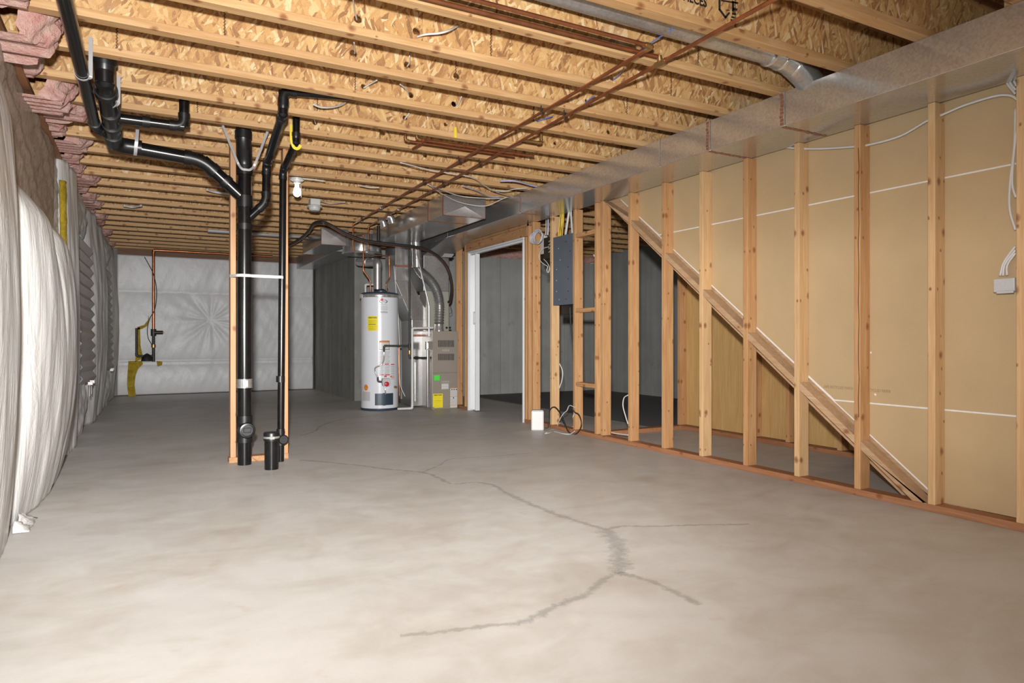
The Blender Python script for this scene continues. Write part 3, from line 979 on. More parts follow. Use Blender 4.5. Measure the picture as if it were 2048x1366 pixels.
# sleeves of the fittings up the stack
for (va, vb, nm) in [(332, 350, 'coupling'), (392, 415, 'coupling'), (448, 460, 'coupling'), (831, 845, 'coupling'), (875, 884, 'coupling')]:
    MB().tube([(sxp, YS, zat(vb)), (sxp, YS, zat(va))], r3 * 1.16, 28).build(nm, M['absd'], stack, smooth=True)
cl = MB().tube([(sxp, YS, zat(775)), (sxp, YS, zat(758))], r3 * 1.10, 28)
for zz in (758.5, 764, 769, 774.5):
    cl.tube([(sxp, YS, zat(zz + 0.9)), (sxp, YS, zat(zz - 0.9))], r3 * 1.16, 28)
cl.box(sxp - 0.012, sxp + 0.016, YS - r3 * 1.35, YS - r3, zat(773), zat(760))
cl.build('band_clamp', M['chrome'], stack, smooth=True)
# cleanout
cz = zat(858)
MB().tube([(sxp, YS, zat(876)), (sxp, YS, zat(842))], r3 * 1.1, 28).tube([(sxp, YS, cz), (sxp + 0.006, YS - 0.085, cz)], 0.050, 28).build('cleanout_tee', M['absd'], stack, smooth=True)
co_ = MB().lathe([(0.054, 0), (0.056, 0.01), (0.050, 0.022), (0.040, 0.024), (0.038, 0.018)], (sxp + 0.006, YS - 0.08, cz), 28, (0, -1, 0)).build('cleanout_plug', M['absd'], stack, smooth=True)
MB().box(sxp - 0.02, sxp + 0.03, YS - 0.116, YS - 0.098, cz - 0.012, cz + 0.02).build('plug_square', M['absd'], stack, bevel=0.003)
# wye with 45 degree branch, horizontal run to the left
HZ = 2.165
PA = at(232, 280, z=HZ)
PB = Vector((at(405, 312, y=YS - 0.02).x, YS - 0.02, HZ - 0.03))
PW = Vector((sxp, YS, zat(415)))
yb_ = YS - 0.02
PA = Vector((at(228, 285, y=yb_).x, yb_, HZ + 0.01))
run(stack, [PA, PB, Vector((sxp, YS, zat(398)))], r3 * 0.93, M['abs'], M['absd'], bend=0.075)
pm = PB.lerp(Vector((sxp, YS, zat(398))), 0.60)
MB().tube([PB.lerp(Vector((sxp, YS, zat(398))), 0.50), pm], r3 * 1.08, 28).build('coupling', M['absd'], stack, smooth=True)
# run toward the camera, rising, with the bend into the joists
PC = at(212, 205, z=HZ + 0.03)
PC = Vector((PA.x - 0.012, at(222, 215, x=PA.x - 0.012).y, HZ + 0.05))
yC = 4.10
PC = Vector((PA.x - 0.01, yC + 0.03, HZ + 0.065))
PD = Vector((PA.x - 0.01, yC + 0.0, ZJ + 0.12))
run(stack, [PA + Vector((0.0, 0, 0)), PC, PD], r3 * 1.0, M['abs'], M['absd'], bend=0.10, fr=1.22, sock=0.05)
MB().tube(fillet([PA + Vector((0, -0.16, 0.008)), PA, PA + Vector((0.16, 0, -0.006))], 0.10), r3 * 1.06, 28).build('elbow', M['absd'], stack, smooth=True)
for dy in (0.17, 0.36, 0.58):
    MB().tube([PA + Vector((0, -dy, 0.05 * dy)), PA + Vector((0, -dy - 0.05, 0.05 * (dy + 0.05)))], r3 * 1.13, 28).build('coupling', M['absd'], stack, smooth=True)
# two inch line along the left from the top of the photo
r2 = 0.030
z2 = 2.20
Q0 = at(90, -120, z=z2 + 0.03)
Q1 = at(190, 252, z=z2 - 0.02)
Q2 = PA + Vector((-0.02, -0.20, 0.0))
run(stack, [Vector((Q1.x - 0.03, 1.4, z2 + 0.04)), Q1, Q2], r2, M['abs'], M['absd'], bend=0.05)
# branch to the right with an elbow going up
T0 = PA + Vector((0, -0.50, 0.035)); T1 = Vector((at(368, 243, y=T0.y).x, T0.y, T0.z)); T2 = T1 + Vector((0.0, -0.02, 0.24))
run(stack, [T0, T1 , T2], r2 * 0.98, M['abs'], M['absd'], bend=0.055)
pT = T0.lerp(T1, 0.42)
MB().tube([pT, pT + Vector((0.04, 0, 0))], r2 * 1.17, 24).build('coupling', M['absd'], stack, smooth=True)
# revent: horizontal in the bay, down, back along the joists, down, into the stack
yv = YS - 0.02
V0 = Vector((at(533, 340, y=yv).x, yv, 2.16))
V1 = Vector((V0.x, yv, 2.155))
v_low = Vector((V0.x - 0.004, yv, at(533, 405, y=yv).z))
v_in = Vector((sxp + 0.02, YS, zat(438)))
V2 = Vector((V0.x + 0.0, at(569, 225, x=V0.x).y, 2.25))
y2 = 4.30
V2 = Vector((at(566, 225, y=y2).x, y2, 2.262))
V3 = Vector((V2.x, y2 - 0.01, 2.400))
V4 = Vector((at(800, 218, y=y2).x + 0.4, y2 - 0.01, 2.50))
run(stack, [V4, V3, V2, V1, v_low, v_in], r2 * 0.95, M['abs'], M['absd'], bend=0.05)
# second thinner pipe
ysp = YS + 0.0
s0x = at(561, 700, y=ysp).x
vent = empty('vent_pipe', (s0x, ysp, 0), 'slim black plastic pipe standing by the right post', 'pipe')
r1 = 0.0245
W1 = Vector((s0x, ysp, 0.0)); W2 = Vector((at(566, 318, y=ysp).x, ysp, 2.13)); yy3 = 4.78
W3 = Vector((at(592, 285, y=yy3).x, yy3, 2.235)); W4 = W3 + Vector((0, -0.01, 0.18))
run(vent, [W1, W2, W3, W4], r1, M['abs'], M['absd'], bend=0.042)
for (a_, b_) in [(752, 764), (862, 867), (885, 890)]:
    MB().tube([(s0x, ysp, zat(b_, ysp, 561)), (s0x, ysp, zat(a_, ysp, 561))], r1 * 1.25, 24).build('coupling', M['absd'], vent, smooth=True)
cz = zat(877, ysp, 563)
MB().tube([(s0x, ysp, zat(892, ysp)), (s0x, ysp, zat(862, ysp))], r1 * 1.18, 24).tube([(s0x, ysp, cz), (s0x + 0.01, ysp - 0.06, cz)], 0.030, 24).build('cleanout_tee', M['absd'], vent, smooth=True)
MB().lathe([(0.034, 0), (0.035, 0.012), (0.028, 0.018)], (s0x + 0.01, ysp - 0.055, cz), 24, (0, -1, 0)).box(s0x - 0.004, s0x + 0.024, ysp - 0.085, ysp - 0.07, cz - 0.012, cz + 0.012).build('cleanout_plug', M['absd'], vent, smooth=True)
# floor stub with rubber cap
pf = at(543, 938, z=0)
stub = empty('floor_drain_stub', (pf.x, pf.y, 0), 'short capped black drain stub standing on the floor', 'pipe')
hs_ = at(543, 866, y=pf.y).z
MB().tube([(pf.x, pf.y, 0), (pf.x, pf.y, hs_ - 0.02)], 0.046, 28).build('pipe', M['abs'], stub, smooth=True)
MB().lathe([(0.052, 0), (0.053, 0.05), (0.050, 0.056), (0.02, 0.058)], (pf.x, pf.y, hs_ - 0.05), 28).build('rubber_cap', M['absd'], stub, smooth=True)
MB().tube([(pf.x, pf.y, hs_ - 0.034), (pf.x, pf.y, hs_ - 0.020)], 0.0545, 28).box(pf.x - 0.02, pf.x + 0.01, pf.y - 0.064, pf.y - 0.05, hs_ - 0.036, hs_ - 0.018).build('hose_clamp', M['chrome'], stub, smooth=True)

# posts around the pipes
p_ = at(459, 700, y=5.32)
xl = p_.x
stud('framing_post', xl + 0.004, xl + 0.042, 5.30, 5.389, 0.038, ZJ, M['post'], 'left post beside the thick black drain stack', 'posts by the drain pipes')
xr = at(577, 700, y=5.30).x
stud('framing_post', xr - 0.040, xr - 0.002, 5.30, 5.389, 0.038, ZJ, M['post'], 'right post beside the slim black pipe', 'posts by the drain pipes')
pp = MB().box(xl - 0.005, xr + 0.0, 5.30, 5.389, 0, 0.038).build('bottom_plate', M['plate'], bevel=0.002)
pp.data.materials[0] = M['blockx']
tag(pp, 'short wooden plate under the two posts by the drain pipes', 'lumber')

# straps
def strap(pts, wdt, mat, label, name='pipe_strap', group='pipe straps', thick=0.0012, side=None, twist=False):
    P = smoothpath(pts, 6) if len(pts) > 2 else [Vector(p) for p in pts]
    m = MB()
    face = side == 'face'
    side0 = Vector((0, 1, 0)) if face else Vector(side)
    o = len(m.v)
    for i, p in enumerate(P):
        t = (P[min(i + 1, len(P) - 1)] - P[max(i - 1, 0)]).normalized()
        side = side0
        q = i / (len(P) - 1)
        if face: side = t.cross(Vector((0, 1, 0))).normalized()
        elif twist:
            f = max(0.0, min(1.0, (q - 0.72) / 0.12))
            side = (side0 * (1 - f) + t.cross(Vector((0, 1, 0))).normalized() * -f).normalized()
        nn = t.cross(side).normalized() * thick
        m.v += [p - side * wdt / 2 - nn, p + side * wdt / 2 - nn, p + side * wdt / 2 + nn, p - side * wdt / 2 + nn]
    for i in range(len(P) - 1):
        a = o + 4 * i
        for j in range(4):
            k = (j + 1) % 4
            m.f.append((a + j, a + k, a + 4 + k, a + 4 + j))
    m.f.append((o, o + 1, o + 2, o + 3)); e_ = o + 4 * (len(P) - 1); m.f.append((e_, e_ + 1, e_ + 2, e_ + 3))
    ob = m.build(name, mat)
    return tag(ob, label, 'strap', group)
def loop(c, r, ztop_l, ztop_r, n=9):
    pts = [(c[0] - r * 1.02, c[1], ztop_l)]
    for i in range(n + 1):
        a = PI + PI * i / n
        pts.append((c[0] + math.cos(a) * r, c[1], c[2] + math.sin(a) * r))
    pts.append((c[0] + r * 1.02, c[1], ztop_r))
    return pts
yb1 = at(153, 143, z=z2 + 0.0).y
cx1 = Q1.x + (Q1.x - 0.03 - Q1.x) * ((Q1.y - yb1) / (Q1.y - 1.4))
cz1 = z2 - 0.02 + 0.06 * ((Q1.y - yb1) / (Q1.y - 1.4))
L1 = loop((cx1, yb1, cz1), r2 + 0.004, cz1 + 0.02, ZJ + 0.06)
strap(L1, 0.018, M['strap'], 'grey strap around the thin black pipe at top left', side=(0, 1, 0), twist=True)
ys2 = PA.y - 0.80
cz2_ = HZ + 0.01 + (PC.z - PA.z) * 0.95 / (PA.y - PC.y)
strap(loop((PA.x - 0.005, ys2, cz2_), r3 + 0.004, cz2_ + 0.03, ZJ + 0.04), 0.018, M['strap'], 'grey strap around the thick black pipe near the elbow', side=(0, 1, 0), twist=True)
xs3 = at(272, 290, y=yb_ - 0.05).x
strap([(xs3 + 0.01, yb_ - 0.03, ZJ + 0.0), (xs3 + 0.005, yb_ - r3 - 0.012, HZ + 0.05), (xs3, yb_ - r3 - 0.006, HZ), (xs3 - 0.003, yb_ - r3 * 0.7, HZ - r3 * 0.75), (xs3 - 0.006, yb_ - 0.005, HZ - r3 * 1.05)], 0.02, M['strap'], 'grey strap over the horizontal black pipe', side=(1, 0, 0))
cst = (sxp - 0.0, YS - 0.055, 2.14)
strap([(at(446, 258, y=4.93).x, 4.95, ZJ + 0.01), (sxp - 0.062, YS - 0.06, 2.16), (sxp - 0.03, YS - 0.066, 2.10), (sxp, YS - 0.07, 2.092), (sxp + 0.035, YS - 0.066, 2.10), (sxp + 0.07, YS - 0.06, 2.16), (at(536, 262, y=4.93).x, 4.95, ZJ + 0.01)], 0.016, M['strap'], 'grey V shaped strap hung around the top of the drain stack', side='face')
strap([(W3.x - 0.032, W3.y + 0.0, ZJ + 0.03), (W3.x - 0.030, W3.y, 2.25), (W3.x - 0.018, W3.y, 2.205), (W3.x, W3.y - 0.0, 2.192), (W3.x + 0.018, W3.y, 2.198), (W3.x + 0.03, W3.y, 2.22)], 0.020, M['strapy'], 'yellow strap around the slim black pipe', side='face')
zst = zat(552)
strap([(xl + 0.0, 5.295, zst + 0.004), (sxp - r3 - 0.01, YS - 0.02, zst), (sxp - 0.03, YS - r3 - 0.003, zst), (sxp, YS - r3 - 0.006, zst), (sxp + 0.03, YS - r3 - 0.003, zst), (sxp + 0.06, YS - 0.035, zst), (s0x - 0.03, YS - 0.03, zst), (s0x, YS - r1 - 0.005, zst), (s0x + 0.028, YS - 0.015, zst - 0.002)], 0.020, M['strapw'], 'white strap tying both black pipes to the posts', side=(0, 0, 1))

# ================================================================== LONG DUCT ON THE RIGHT
XM0, XM1 = 3.25, 3.64
ZM0, ZM1 = ZD, ZD + 0.196
YE = 7.62
m_duct = empty('trunk_duct', (3.45, 4, ZM0), 'long galvanised trunk duct on top of the stud wall', 'duct')
def duct_box(m, x0, x1, y0, y1, z0, z1): m.box(x0, x1, y0, y1, z0, z1)
seams = [at(1319, 310, x=XM0).y, at(1418, 280, x=XM0).y, at(1556, 225, x=XM0).y]
segY = [0.3] + sorted([at(1564, 220, x=XM0).y, at(1416, 280, x=XM0).y, at(1319, 310, x=XM0).y, at(1041, 400, x=XM0).y]) + [YE]
for i in range(len(segY) - 1):
    MB().box(XM0, XM1, segY[i] + 0.0005, segY[i + 1] - 0.0005, ZM0, ZM1).build('duct_section', M['galv'], m_duct, bevel=0.002)
for i, y in enumerate(segY[1:-1]):
    col = M['tape'] if i in (0, 1) else M['galvd']
    w_ = 0.022 if i in (0, 1) else 0.008
    m = MB().box(XM0 - 0.005, XM0 - 0.001, y - w_, y + w_, ZM0 - 0.004, ZM1 + 0.002)
    m.build('drive_cleat', M['galv'], m_duct, bevel=0.001)
    if i in (0, 1, 3):
        mm = MB()
        for q in range(9):
            za = ZM0 + 0.005 + q * 0.021
            off = random.uniform(-0.004, 0.004)
            mm.box(XM0 - 0.0065, XM0 - 0.0045, y - w_ * 0.55 + off, y + w_ * 0.45 + off, za, za + 0.017)
        for q in range(12):
            xa = XM0 + 0.01 + q * 0.031
            off = random.uniform(-0.004, 0.004)
            mm.box(xa, xa + 0.024, y - w_ * 0.5 + off, y + w_ * 0.5 + off, ZM0 - 0.003, ZM0 - 0.0005)
        mm.build('sealant_bead', M['tape'], m_duct)
# take-off: round pipe in the joist bay with elbow down to the duct
kb = -1
yb = 2.56
rp = 0.064
rd = empty('branch_duct', (2.6, yb, ZJ + 0.06), 'round galvanised branch duct between the joists at upper right', 'duct')
e0 = at(1540, 120, y=yb)
ex = e0.x
zc = 2.437
MB().tube([(0.9, yb, zc + 0.01), (ex, yb, zc)], rp, 28).build('duct_pipe', M['galvd'], rd, smooth=True)
pth = fillet([(ex - 0.01, yb, zc), (ex + 0.13, yb, zc), (ex + 0.24, yb + 0.02, ZM1 + 0.02), (XM0 + 0.10, yb + 0.03, ZM1 - 0.01)], 0.07, 4)
MB().tube([(ex, yb, zc), (ex + 0.07, yb, zc - 0.004), (ex + 0.16, yb, zc - 0.018), (ex + 0.26, yb + .01, zc - 0.055), (ex + 0.36, yb + .01, zc - 0.11), (XM0 + 0.16, yb + .01, ZM1 - 0.09)], rp * 1.12, 28).build('elbow', M['galv'], rd, smooth=True)
for q in ((ex + 0.0, zc), (ex + 0.085, zc - 0.006), (ex + 0.175, zc - 0.024)):
    MB().tube([(q[0], yb, q[1]), (q[0] + 0.012, yb, q[1] - 0.003)], rp * 1.17, 28).build('crimp_ring', M['chrome'], rd, smooth=True)
for (u, v) in [(1100, 3), (1250, 35)]:
    pass

# plenum over the furnace
pn = empty('supply_plenum', (3.4, 8.3, 1.4), 'galvanised plenum box above the furnace', 'duct')
zl = at(880, 512, y=8.35).z
m = MB()
m.hexa([(XM0, YE, ZM0), (XM1, YE, ZM0), (XM1, 8.9, ZM0), (XM0, 8.9, ZM0)], [(XM0 - 0.02, 8.35, zl), (3.585, 8.35, zl), (3.585, 8.9, zl), (XM0 - 0.02, 8.9, zl)])
m.box(XM0, XM1, YE, 8.9, ZM0, ZM1)
m.build('transition', M['galvd'], pn, bevel=0.002)
zq = at(880, 583, y=8.40).z
MB().box(XM0 - 0.02, 3.585, 8.36, 8.9, zq, zl - 0.001).build('plenum_box', M['galvd'], pn, bevel=0.002)
lb = at(885, 497, y=8.0)
MB().hexa([(3.33, 7.99, ZM0 - 0.19), (3.46, 7.99, ZM0 - 0.19), (3.47, 7.93, ZM0 - 0.155), (3.34, 7.93, ZM0 - 0.155)], [(3.33, 7.985, ZM0 - 0.195), (3.46, 7.985, ZM0 - 0.195), (3.47, 7.925, ZM0 - 0.16), (3.34, 7.925, ZM0 - 0.16)]).build('sticker', M['labelg'], pn)

# middle trunk with the cross broken cap
yA = at(887, 388, z=ZJ).y
xA0 = at(887, 400, y=yA).x; xA1 = at(970, 400, y=yA).x
zA0 = at(970, 437, y=yA).z
zA1 = ZJ - 0.002
rt = empty('return_duct', (xA0 + 0.2, 7, zA0), 'square galvanised return duct with cross creased end cap', 'duct')
yAend = 8.55
cx_, cz_ = (xA0 + xA1) / 2, (zA0 + zA1) / 2
MB().box(xA0, xA1, yA + 0.002, yAend, zA0, zA1).build('duct_section', M['galv'], rt, bevel=0.002)
m = MB()
m.add([(xA0, yA, zA0), (xA1, yA, zA0), (xA1, yA, zA1), (xA0, yA, zA1), (cx_, yA - 0.012, cz_)], [(0, 1, 4), (1, 2, 4), (2, 3, 4), (3, 0, 4)])
m.build('end_cap', M['galv'], rt)
MB().box(xA0 - 0.004, xA0, yA - 0.004, yA + 0.02, zA0, zA1).box(xA0, xA1, yA - 0.004, yA + 0.02, zA0 - 0.004, zA0).box(xA1, xA1 + 0.004, yA - 0.004, yA + 0.02, zA0, zA1).build('cap_flange', M['tape'], rt)
ysm = at(857, 420, x=xA0).y
MB().box(xA0 - 0.004, xA0 - 0.0005, ysm - 0.012, ysm + 0.012, zA0, zA1).box(xA0, xA1, ysm - 0.012, ysm + 0.012, zA0 - 0.004, zA0 - 0.0005).build('drive_cleat', M['tape'], rt)
# drop with offset down to the floor beside the furnace
yR = 8.42
def rz(u, v): return at(u, v, y=yR)
a1, a2 = rz(791, 470), rz(822, 470)
b1_, b2_ = rz(791, 562), rz(822, 562)
c1_, c2_ = rz(824, 640), rz(862, 640)
d1_, d2_ = rz(826, 815), rz(860, 815)
dp = 0.42
def fr(p, q, r_, s_):
    return [Vector((p.x, yR, p.z)), Vector((q.x, yR, q.z)), Vector((s_.x, yR, s_.z)), Vector((r_.x, yR, r_.z))]
for (p, q, r_, s_, nm) in [(a1, a2, b1_, b2_, 'duct_section'), (b1_, b2_, c1_, c2_, 'offset_section'), (c1_, c2_, d1_, d2_, 'duct_section')]:
    A = fr(p, q, r_, s_)
    if nm == 'duct_section' and p is a1:
        A[0].z = A[1].z = zA0 - 0.001
    if p is c1_:
        A[2].z = A[3].z = 0.02
    B = [v + Vector((0, dp, 0)) for v in A]
    MB().hexa(A, B).build(nm, M['galv'], rt, bevel=0.002)
for (p, q, v) in [(a1, a2, 532), (c1_, c2_, 671)]:
    z = rz(800, v).z
    MB().box(p.x - 0.004, q.x + 0.004, yR - 0.006, yR - 0.001, z - 0.014, z + 0.014).build('sealant_bead', M['tape'], rt)
for (u) in (831, 849):
    q = rz(u, 700)
    MB().box(q.x - 0.006, q.x + 0.008, yR - 0.012, yR - 0.0005, 0.08, rz(u, 725).z).build('filter_track', M['chrome'], rt)

# left box with cross broken end, and its long trunk along the far wall
yB = at(643, 455, z=ZJ).y
xB0 = at(643, 470, y=yB).x; xB1 = at(697, 470, y=yB).x
zB0 = at(643, 488, y=yB).z
yB2 = at(605, 480, x=xB0).y
bx = empty('side_duct', ((xB0 + xB1) / 2, yB, zB0), 'galvanised box duct with creased end hanging left of the water heater', 'duct')
MB().box(xB0, xB1, yB + 0.002, yB2, zB0, ZJ - 0.002).build('duct_section', M['galv'], bx, bevel=0.002)
m = MB()
m.add([(xB0, yB, zB0), (xB1, yB, zB0), (xB1, yB, ZJ - .002), (xB0, yB, ZJ - .002), ((xB0 + xB1) / 2, yB - 0.012, (zB0 + ZJ) / 2)], [(0, 1, 4), (1, 2, 4), (2, 3, 4), (3, 0, 4)])
m.build('end_cap', M['galv'], bx)
MB().box(xB0 - 0.003, xB1 + 0.003, yB - 0.004, yB + 0.02, zB0 - 0.004, zB0).box(xB0 - 0.004, xB0, yB - 0.004, yB + 0.02, zB0, ZJ).build('cap_flange', M['tape'], bx)
fd_ = empty('far_wall_duct', (2.54, 10.5, 2.11), 'flat galvanised duct running along the top of the far side wall', 'duct')
MB().box(2.375, 2.695, yc - 0.25, 12.36, 2.11, ZJ - 0.002).build('duct_section', M['galvd'], fd_, bevel=0.002)
# drum shaped transition between the boxes
dm = empty('drum_duct', (2.45, 8.75, 2.05), 'shiny round galvanised drum joining the ducts above the water heater', 'duct')
c0 = at(724, 480, y=8.90)
MB().lathe([(0.245, 0), (0.25, 0.02), (0.25, 0.10), (0.25, 0.22), (0.245, 0.24)], (c0.x, 8.90, at(715, 503, y=8.66).z), 40).build('drum', M['galv'], dm, smooth=True)
MB().lathe([(0.258, 0), (0.262, 0.01), (0.258, 0.02)], (c0.x, 8.90, at(715, 503, y=8.66).z - 0.008), 40).build('rim', M['chrome'], dm, smooth=True)
MB().box(c0.x + 0.05, xA0 + 0.1, 8.72, 9.12, at(715, 503, y=8.72).z, ZJ - 0.02).build('connecting_box', M['galvd'], dm, bevel=0.002)

# ================================================================== WATER HEATER
hb = at(759.5, 822, z=0)
hy = hb.y + 0.22; hx = at(759.5, 700, y=hy).x
rt_ = (at(796, 700, y=hy).x - at(722.5, 700, y=hy).x) / 2 * 0.985
hh = at(760, 586, y=hy).z
wh = empty('water_heater', (hx, hy, 0), 'white cylindrical gas water heater standing beside the furnace', 'water heater')
MB().lathe([(rt_ - .005, 0.0), (rt_, 0.006), (rt_, 0.03)], (hx, hy, 0), 56).build('base_ring', M['navy'], wh, smooth=True)
MB().lathe([(rt_ - .003, 0.03), (rt_ - .003, hh - 0.03)], (hx, hy, 0), 64).build('tank', M['heater'], wh, smooth=True)
MB().lathe([(rt_, 0), (rt_ + .004, 0.005), (rt_, 0.02), (rt_ - 0.03, 0.032)], (hx, hy, hh - 0.032), 56).build('top_cap', M['navy'], wh, smooth=True)
zb_ = at(760, 590.5, y=hy - rt_).z
MB().lathe([(rt_ + .003, 0), (rt_ + .004, 0.002), (rt_ + .004, 0.040), (rt_ + .003, 0.042)], (hx, hy, zb_ - 0.022), 64).box(hx - rt_ - 0.02, hx - rt_ + 0.03, hy - 0.04, hy + 0.01, zb_ - 0.03, zb_ + 0.02).box(hx + rt_ * .8, hx + rt_ + 0.10, hy - 0.03, hy - 0.022, zb_ - 0.02, zb_ + 0.015).build('earthquake_strap', M['chrome'], wh, smooth=True)
ang0 = math.atan2(-hy, -hx)      # direction toward the camera
def cyl_patch(u0, v0, u1, v1, off, mat, name, n=8, shape=None):
    """a label bent round the tank"""
    def ang(u):
        # intersect the sight line with the tank circle
        a = (u - 1024.0) / F
        d = Vector((SN + a * CS, CS - a * SN)).normalized()
        c = Vector((hx, hy))
        b = d.dot(c)
        disc = b * b - (c.dot(c) - rt_ * rt_)
        t = b - math.sqrt(max(disc, 0))
        p = d * t - c
        return math.atan2(p.y, p.x), t
    a0, t0 = ang(u0); a1, t1 = ang(u1)
    t = (t0 + t1) / 2
    uu = (u0 + u1) / 2
    a_ = (uu - 1024.0) / F
    D = t / math.sqrt(1 + a_ * a_)
    za, zb = HC - (v1 - HOR) / F * D, HC - (v0 - HOR) / F * D
    rr = rt_ - 0.003 + off
    def P(s, q):
        a = a0 + (a1 - a0) * s
        return (hx + rr * math.cos(a), hy + rr * math.sin(a), za + (zb - za) * q)
    if shape == 'ellipse':
        m = MB()
        vs = [P(0.5 + 0.5 * math.cos(2 * PI * i / 20), 0.5 + 0.5 * math.sin(2 * PI * i / 20)) for i in range(20)]
        m.add(vs, [tuple(range(20))])
        ob = m.build(name, mat, wh)
    elif shape == 'ring':
        m = MB()
        vs = []
        for i in range(28):
            for q in (0.5, 0.40):
                vs.append(P(0.5 + q * math.cos(2 * PI * i / 28), 0.5 + (q) * math.sin(2 * PI * i / 28)))
        m.add(vs, [(2 * i, 2 * i + 1, (2 * i + 3) % 56, (2 * i + 2) % 56) for i in range(28) if i not in (6, 7, 8, 9, 20, 21, 22)])
        ob = m.build(name, mat, wh)
    else:
        ob = MB().grid(P, n, 1).build(name, mat, wh)
    return ob
cyl_patch(735, 632, 755.5, 661.5, 0.0012, M['yellow'], 'energy_label')
tx = lambda u, v, body, size, mat, off=0.004, sx=1.0, bold=0.0: None
def cyl_text(u, v, body, size, mat, sx=1.0, bold=0.0):
    a = (u - 1024.0) / F
    d = Vector((SN + a * CS, CS - a * SN)).normalized()
    c = Vector((hx, hy)); b = d.dot(c)
    t = b - math.sqrt(b * b - (c.dot(c) - (rt_ + .0005) ** 2))
    p = d * t
    D = t / math.sqrt(1 + a * a)
    nrm = (p - c).normalized()
    z = HC - (v - HOR) / F * D
    p = p + nrm * 0.0012
    text(body, (p.x, p.y, z), size, mat, wh, (PI / 2, 0, math.atan2(nrm.y, nrm.x) + PI / 2), sx=sx, bold=bold)
cyl_text(745.3, 635.5, 'ENERGYGUIDE', 0.021, M['ink'], 0.78, 0.0006)
for i, v in enumerate((641, 644, 648, 652, 656, 659)):
    cyl_patch(737, v, 753.5 - (i % 3), v + (1.0 if i == 2 else 0.5), 0.0018, M['ink'] if i == 2 else M['brass'], 'print_line', 4)
cyl_patch(760.8, 596.5, 767, 602, 0.0022, M['red'], 'logo_dot', 6, 'ellipse')
cyl_patch(758.5, 599, 775, 607, 0.0014, M['navy'], 'logo_swoosh', 6, 'ring')
cyl_text(767.5, 603.3, 'PERFORMANCE', 0.009, M['ink'], 0.9)
for v in (609, 612.5, 615, 617.5, 619.5):
    cyl_patch(757.5 + (v % 2), v, 775.5, v + 0.9, 0.0012, M['greyink'], 'print_line', 4)
cyl_text(768, 624, 'EverKleen', 0.021, M['ink'], 1.0, 0.0004)
cyl_patch(761, 626, 776, 626.6, 0.0012, M['greyink'], 'print_line', 4)
cyl_patch(758.5, 681.5, 779, 700, 0.0012, M['ink'], 'warning_label')
cyl_patch(759.3, 682.3, 778.2, 699.2, 0.0018, M['white'], 'warning_label')
cyl_patch(759.3, 682.3, 778.2, 685, 0.0022, M['orange'], 'label_band')
for (u0, u1) in ((758, 768), (769.5, 780)):
    for i in range(16):
        v = 703 + i * 3.05
        cyl_patch(u0, v, u1 - (i * 37 % 3), v + 1.9, 0.0013, M['red'] if i in (8, 15) and True else M['labelg'], 'print_line', 3)
for i in range(9):
    v = 728 + i * 3.6
    cyl_patch(782, v, 789, v + 1.8, 0.0013, M['red'] if i in (0,) else (M['orange'] if i == 7 else M['labelg']), 'print_line', 3)
cyl_patch(728, 769, 735.8, 781, 0.0013, M['orange'], 'orange_sticker', 6, 'ellipse')
cyl_patch(725.5, 783.5, 740, 801.5, 0.0013, M['labelg'], 'rating_label')
# burner access cover
cyl_patch(750, 786.5, 786, 810, 0.006, M['navy'], 'burner_door', 12)
cyl_patch(765.3, 786, 771, 811, 0.012, M['navy'], 'burner_door', 4)
# gas valve
def hpt(u, v, off):
    a = (u - 1024.0) / F
    d = Vector((SN + a * CS, CS - a * SN)).normalized()
    c = Vector((hx, hy)); b = d.dot(c)
    t = b - math.sqrt(max(0, b * b - (c.dot(c) - (rt_ + off) ** 2)))
    p = d * t
    D = t / math.sqrt(1 + a * a)
    return Vector((p.x, p.y, HC - (v - HOR) / F * D))
g0 = hpt(772, 764, 0.04)
gn = (Vector((g0.x, g0.y)) - Vector((hx, hy))).normalized()
gn3 = Vector((gn.x, gn.y, 0)); gt3 = Vector((-gn.y, gn.x, 0))
vv = MB()
q = [g0 + gt3 * a - Vector((0, 0, b)) for a, b in ((-.045, -.045), (.045, -.045), (.052, .0), (.040, .05), (-.040, .05), (-.052, .0))]
vv.prism([p - gn3 * 0.04 for p in q], gn3 * 0.065)
vv.build('gas_valve', M['labelg'], wh, bevel=0.006)
MB().lathe([(0.030, 0), (0.030, 0.012), (0.020, 0.020)], hpt(773, 768, 0.062), 24, gn3).build('dial', M['red'], wh, smooth=True)
MB().lathe([(0.014, 0), (0.014, 0.016)], hpt(771, 754, 0.05), 16, (0, 0, 1)).build('knob', M['red'], wh, smooth=True)
MB().lathe([(0.010, 0), (0.010, 0.012)], hpt(782, 754, 0.03), 16, (0, 0, 1)).build('knob', M['red'], wh, smooth=True)
cable('burner_tube', [hpt(771, 776, 0.03), hpt(771, 782, 0.03), hpt(771, 789, 0.015)], 0.007, M['chrome'], parent=wh)
cable('sensor_wire', [hpt(767, 772, 0.03), hpt(768, 780, 0.02), hpt(771, 787, 0.016)], 0.002, M['white'], parent=wh)
cable('sensor_wire', [hpt(782, 766, 0.02), hpt(780, 776, 0.015), hpt(775, 787, 0.016)], 0.002, M['white'], parent=wh)
MB().lathe([(0.016, 0), (0.014, 0.03), (0.006, 0.04)], hpt(789.5, 774, 0.002), 16, (Vector(hpt(789.5, 774, 0.02)) - Vector((hx, hy, hpt(789.5, 774, 0.02).z)))).build('drain_valve', M['brass'], wh, smooth=True)
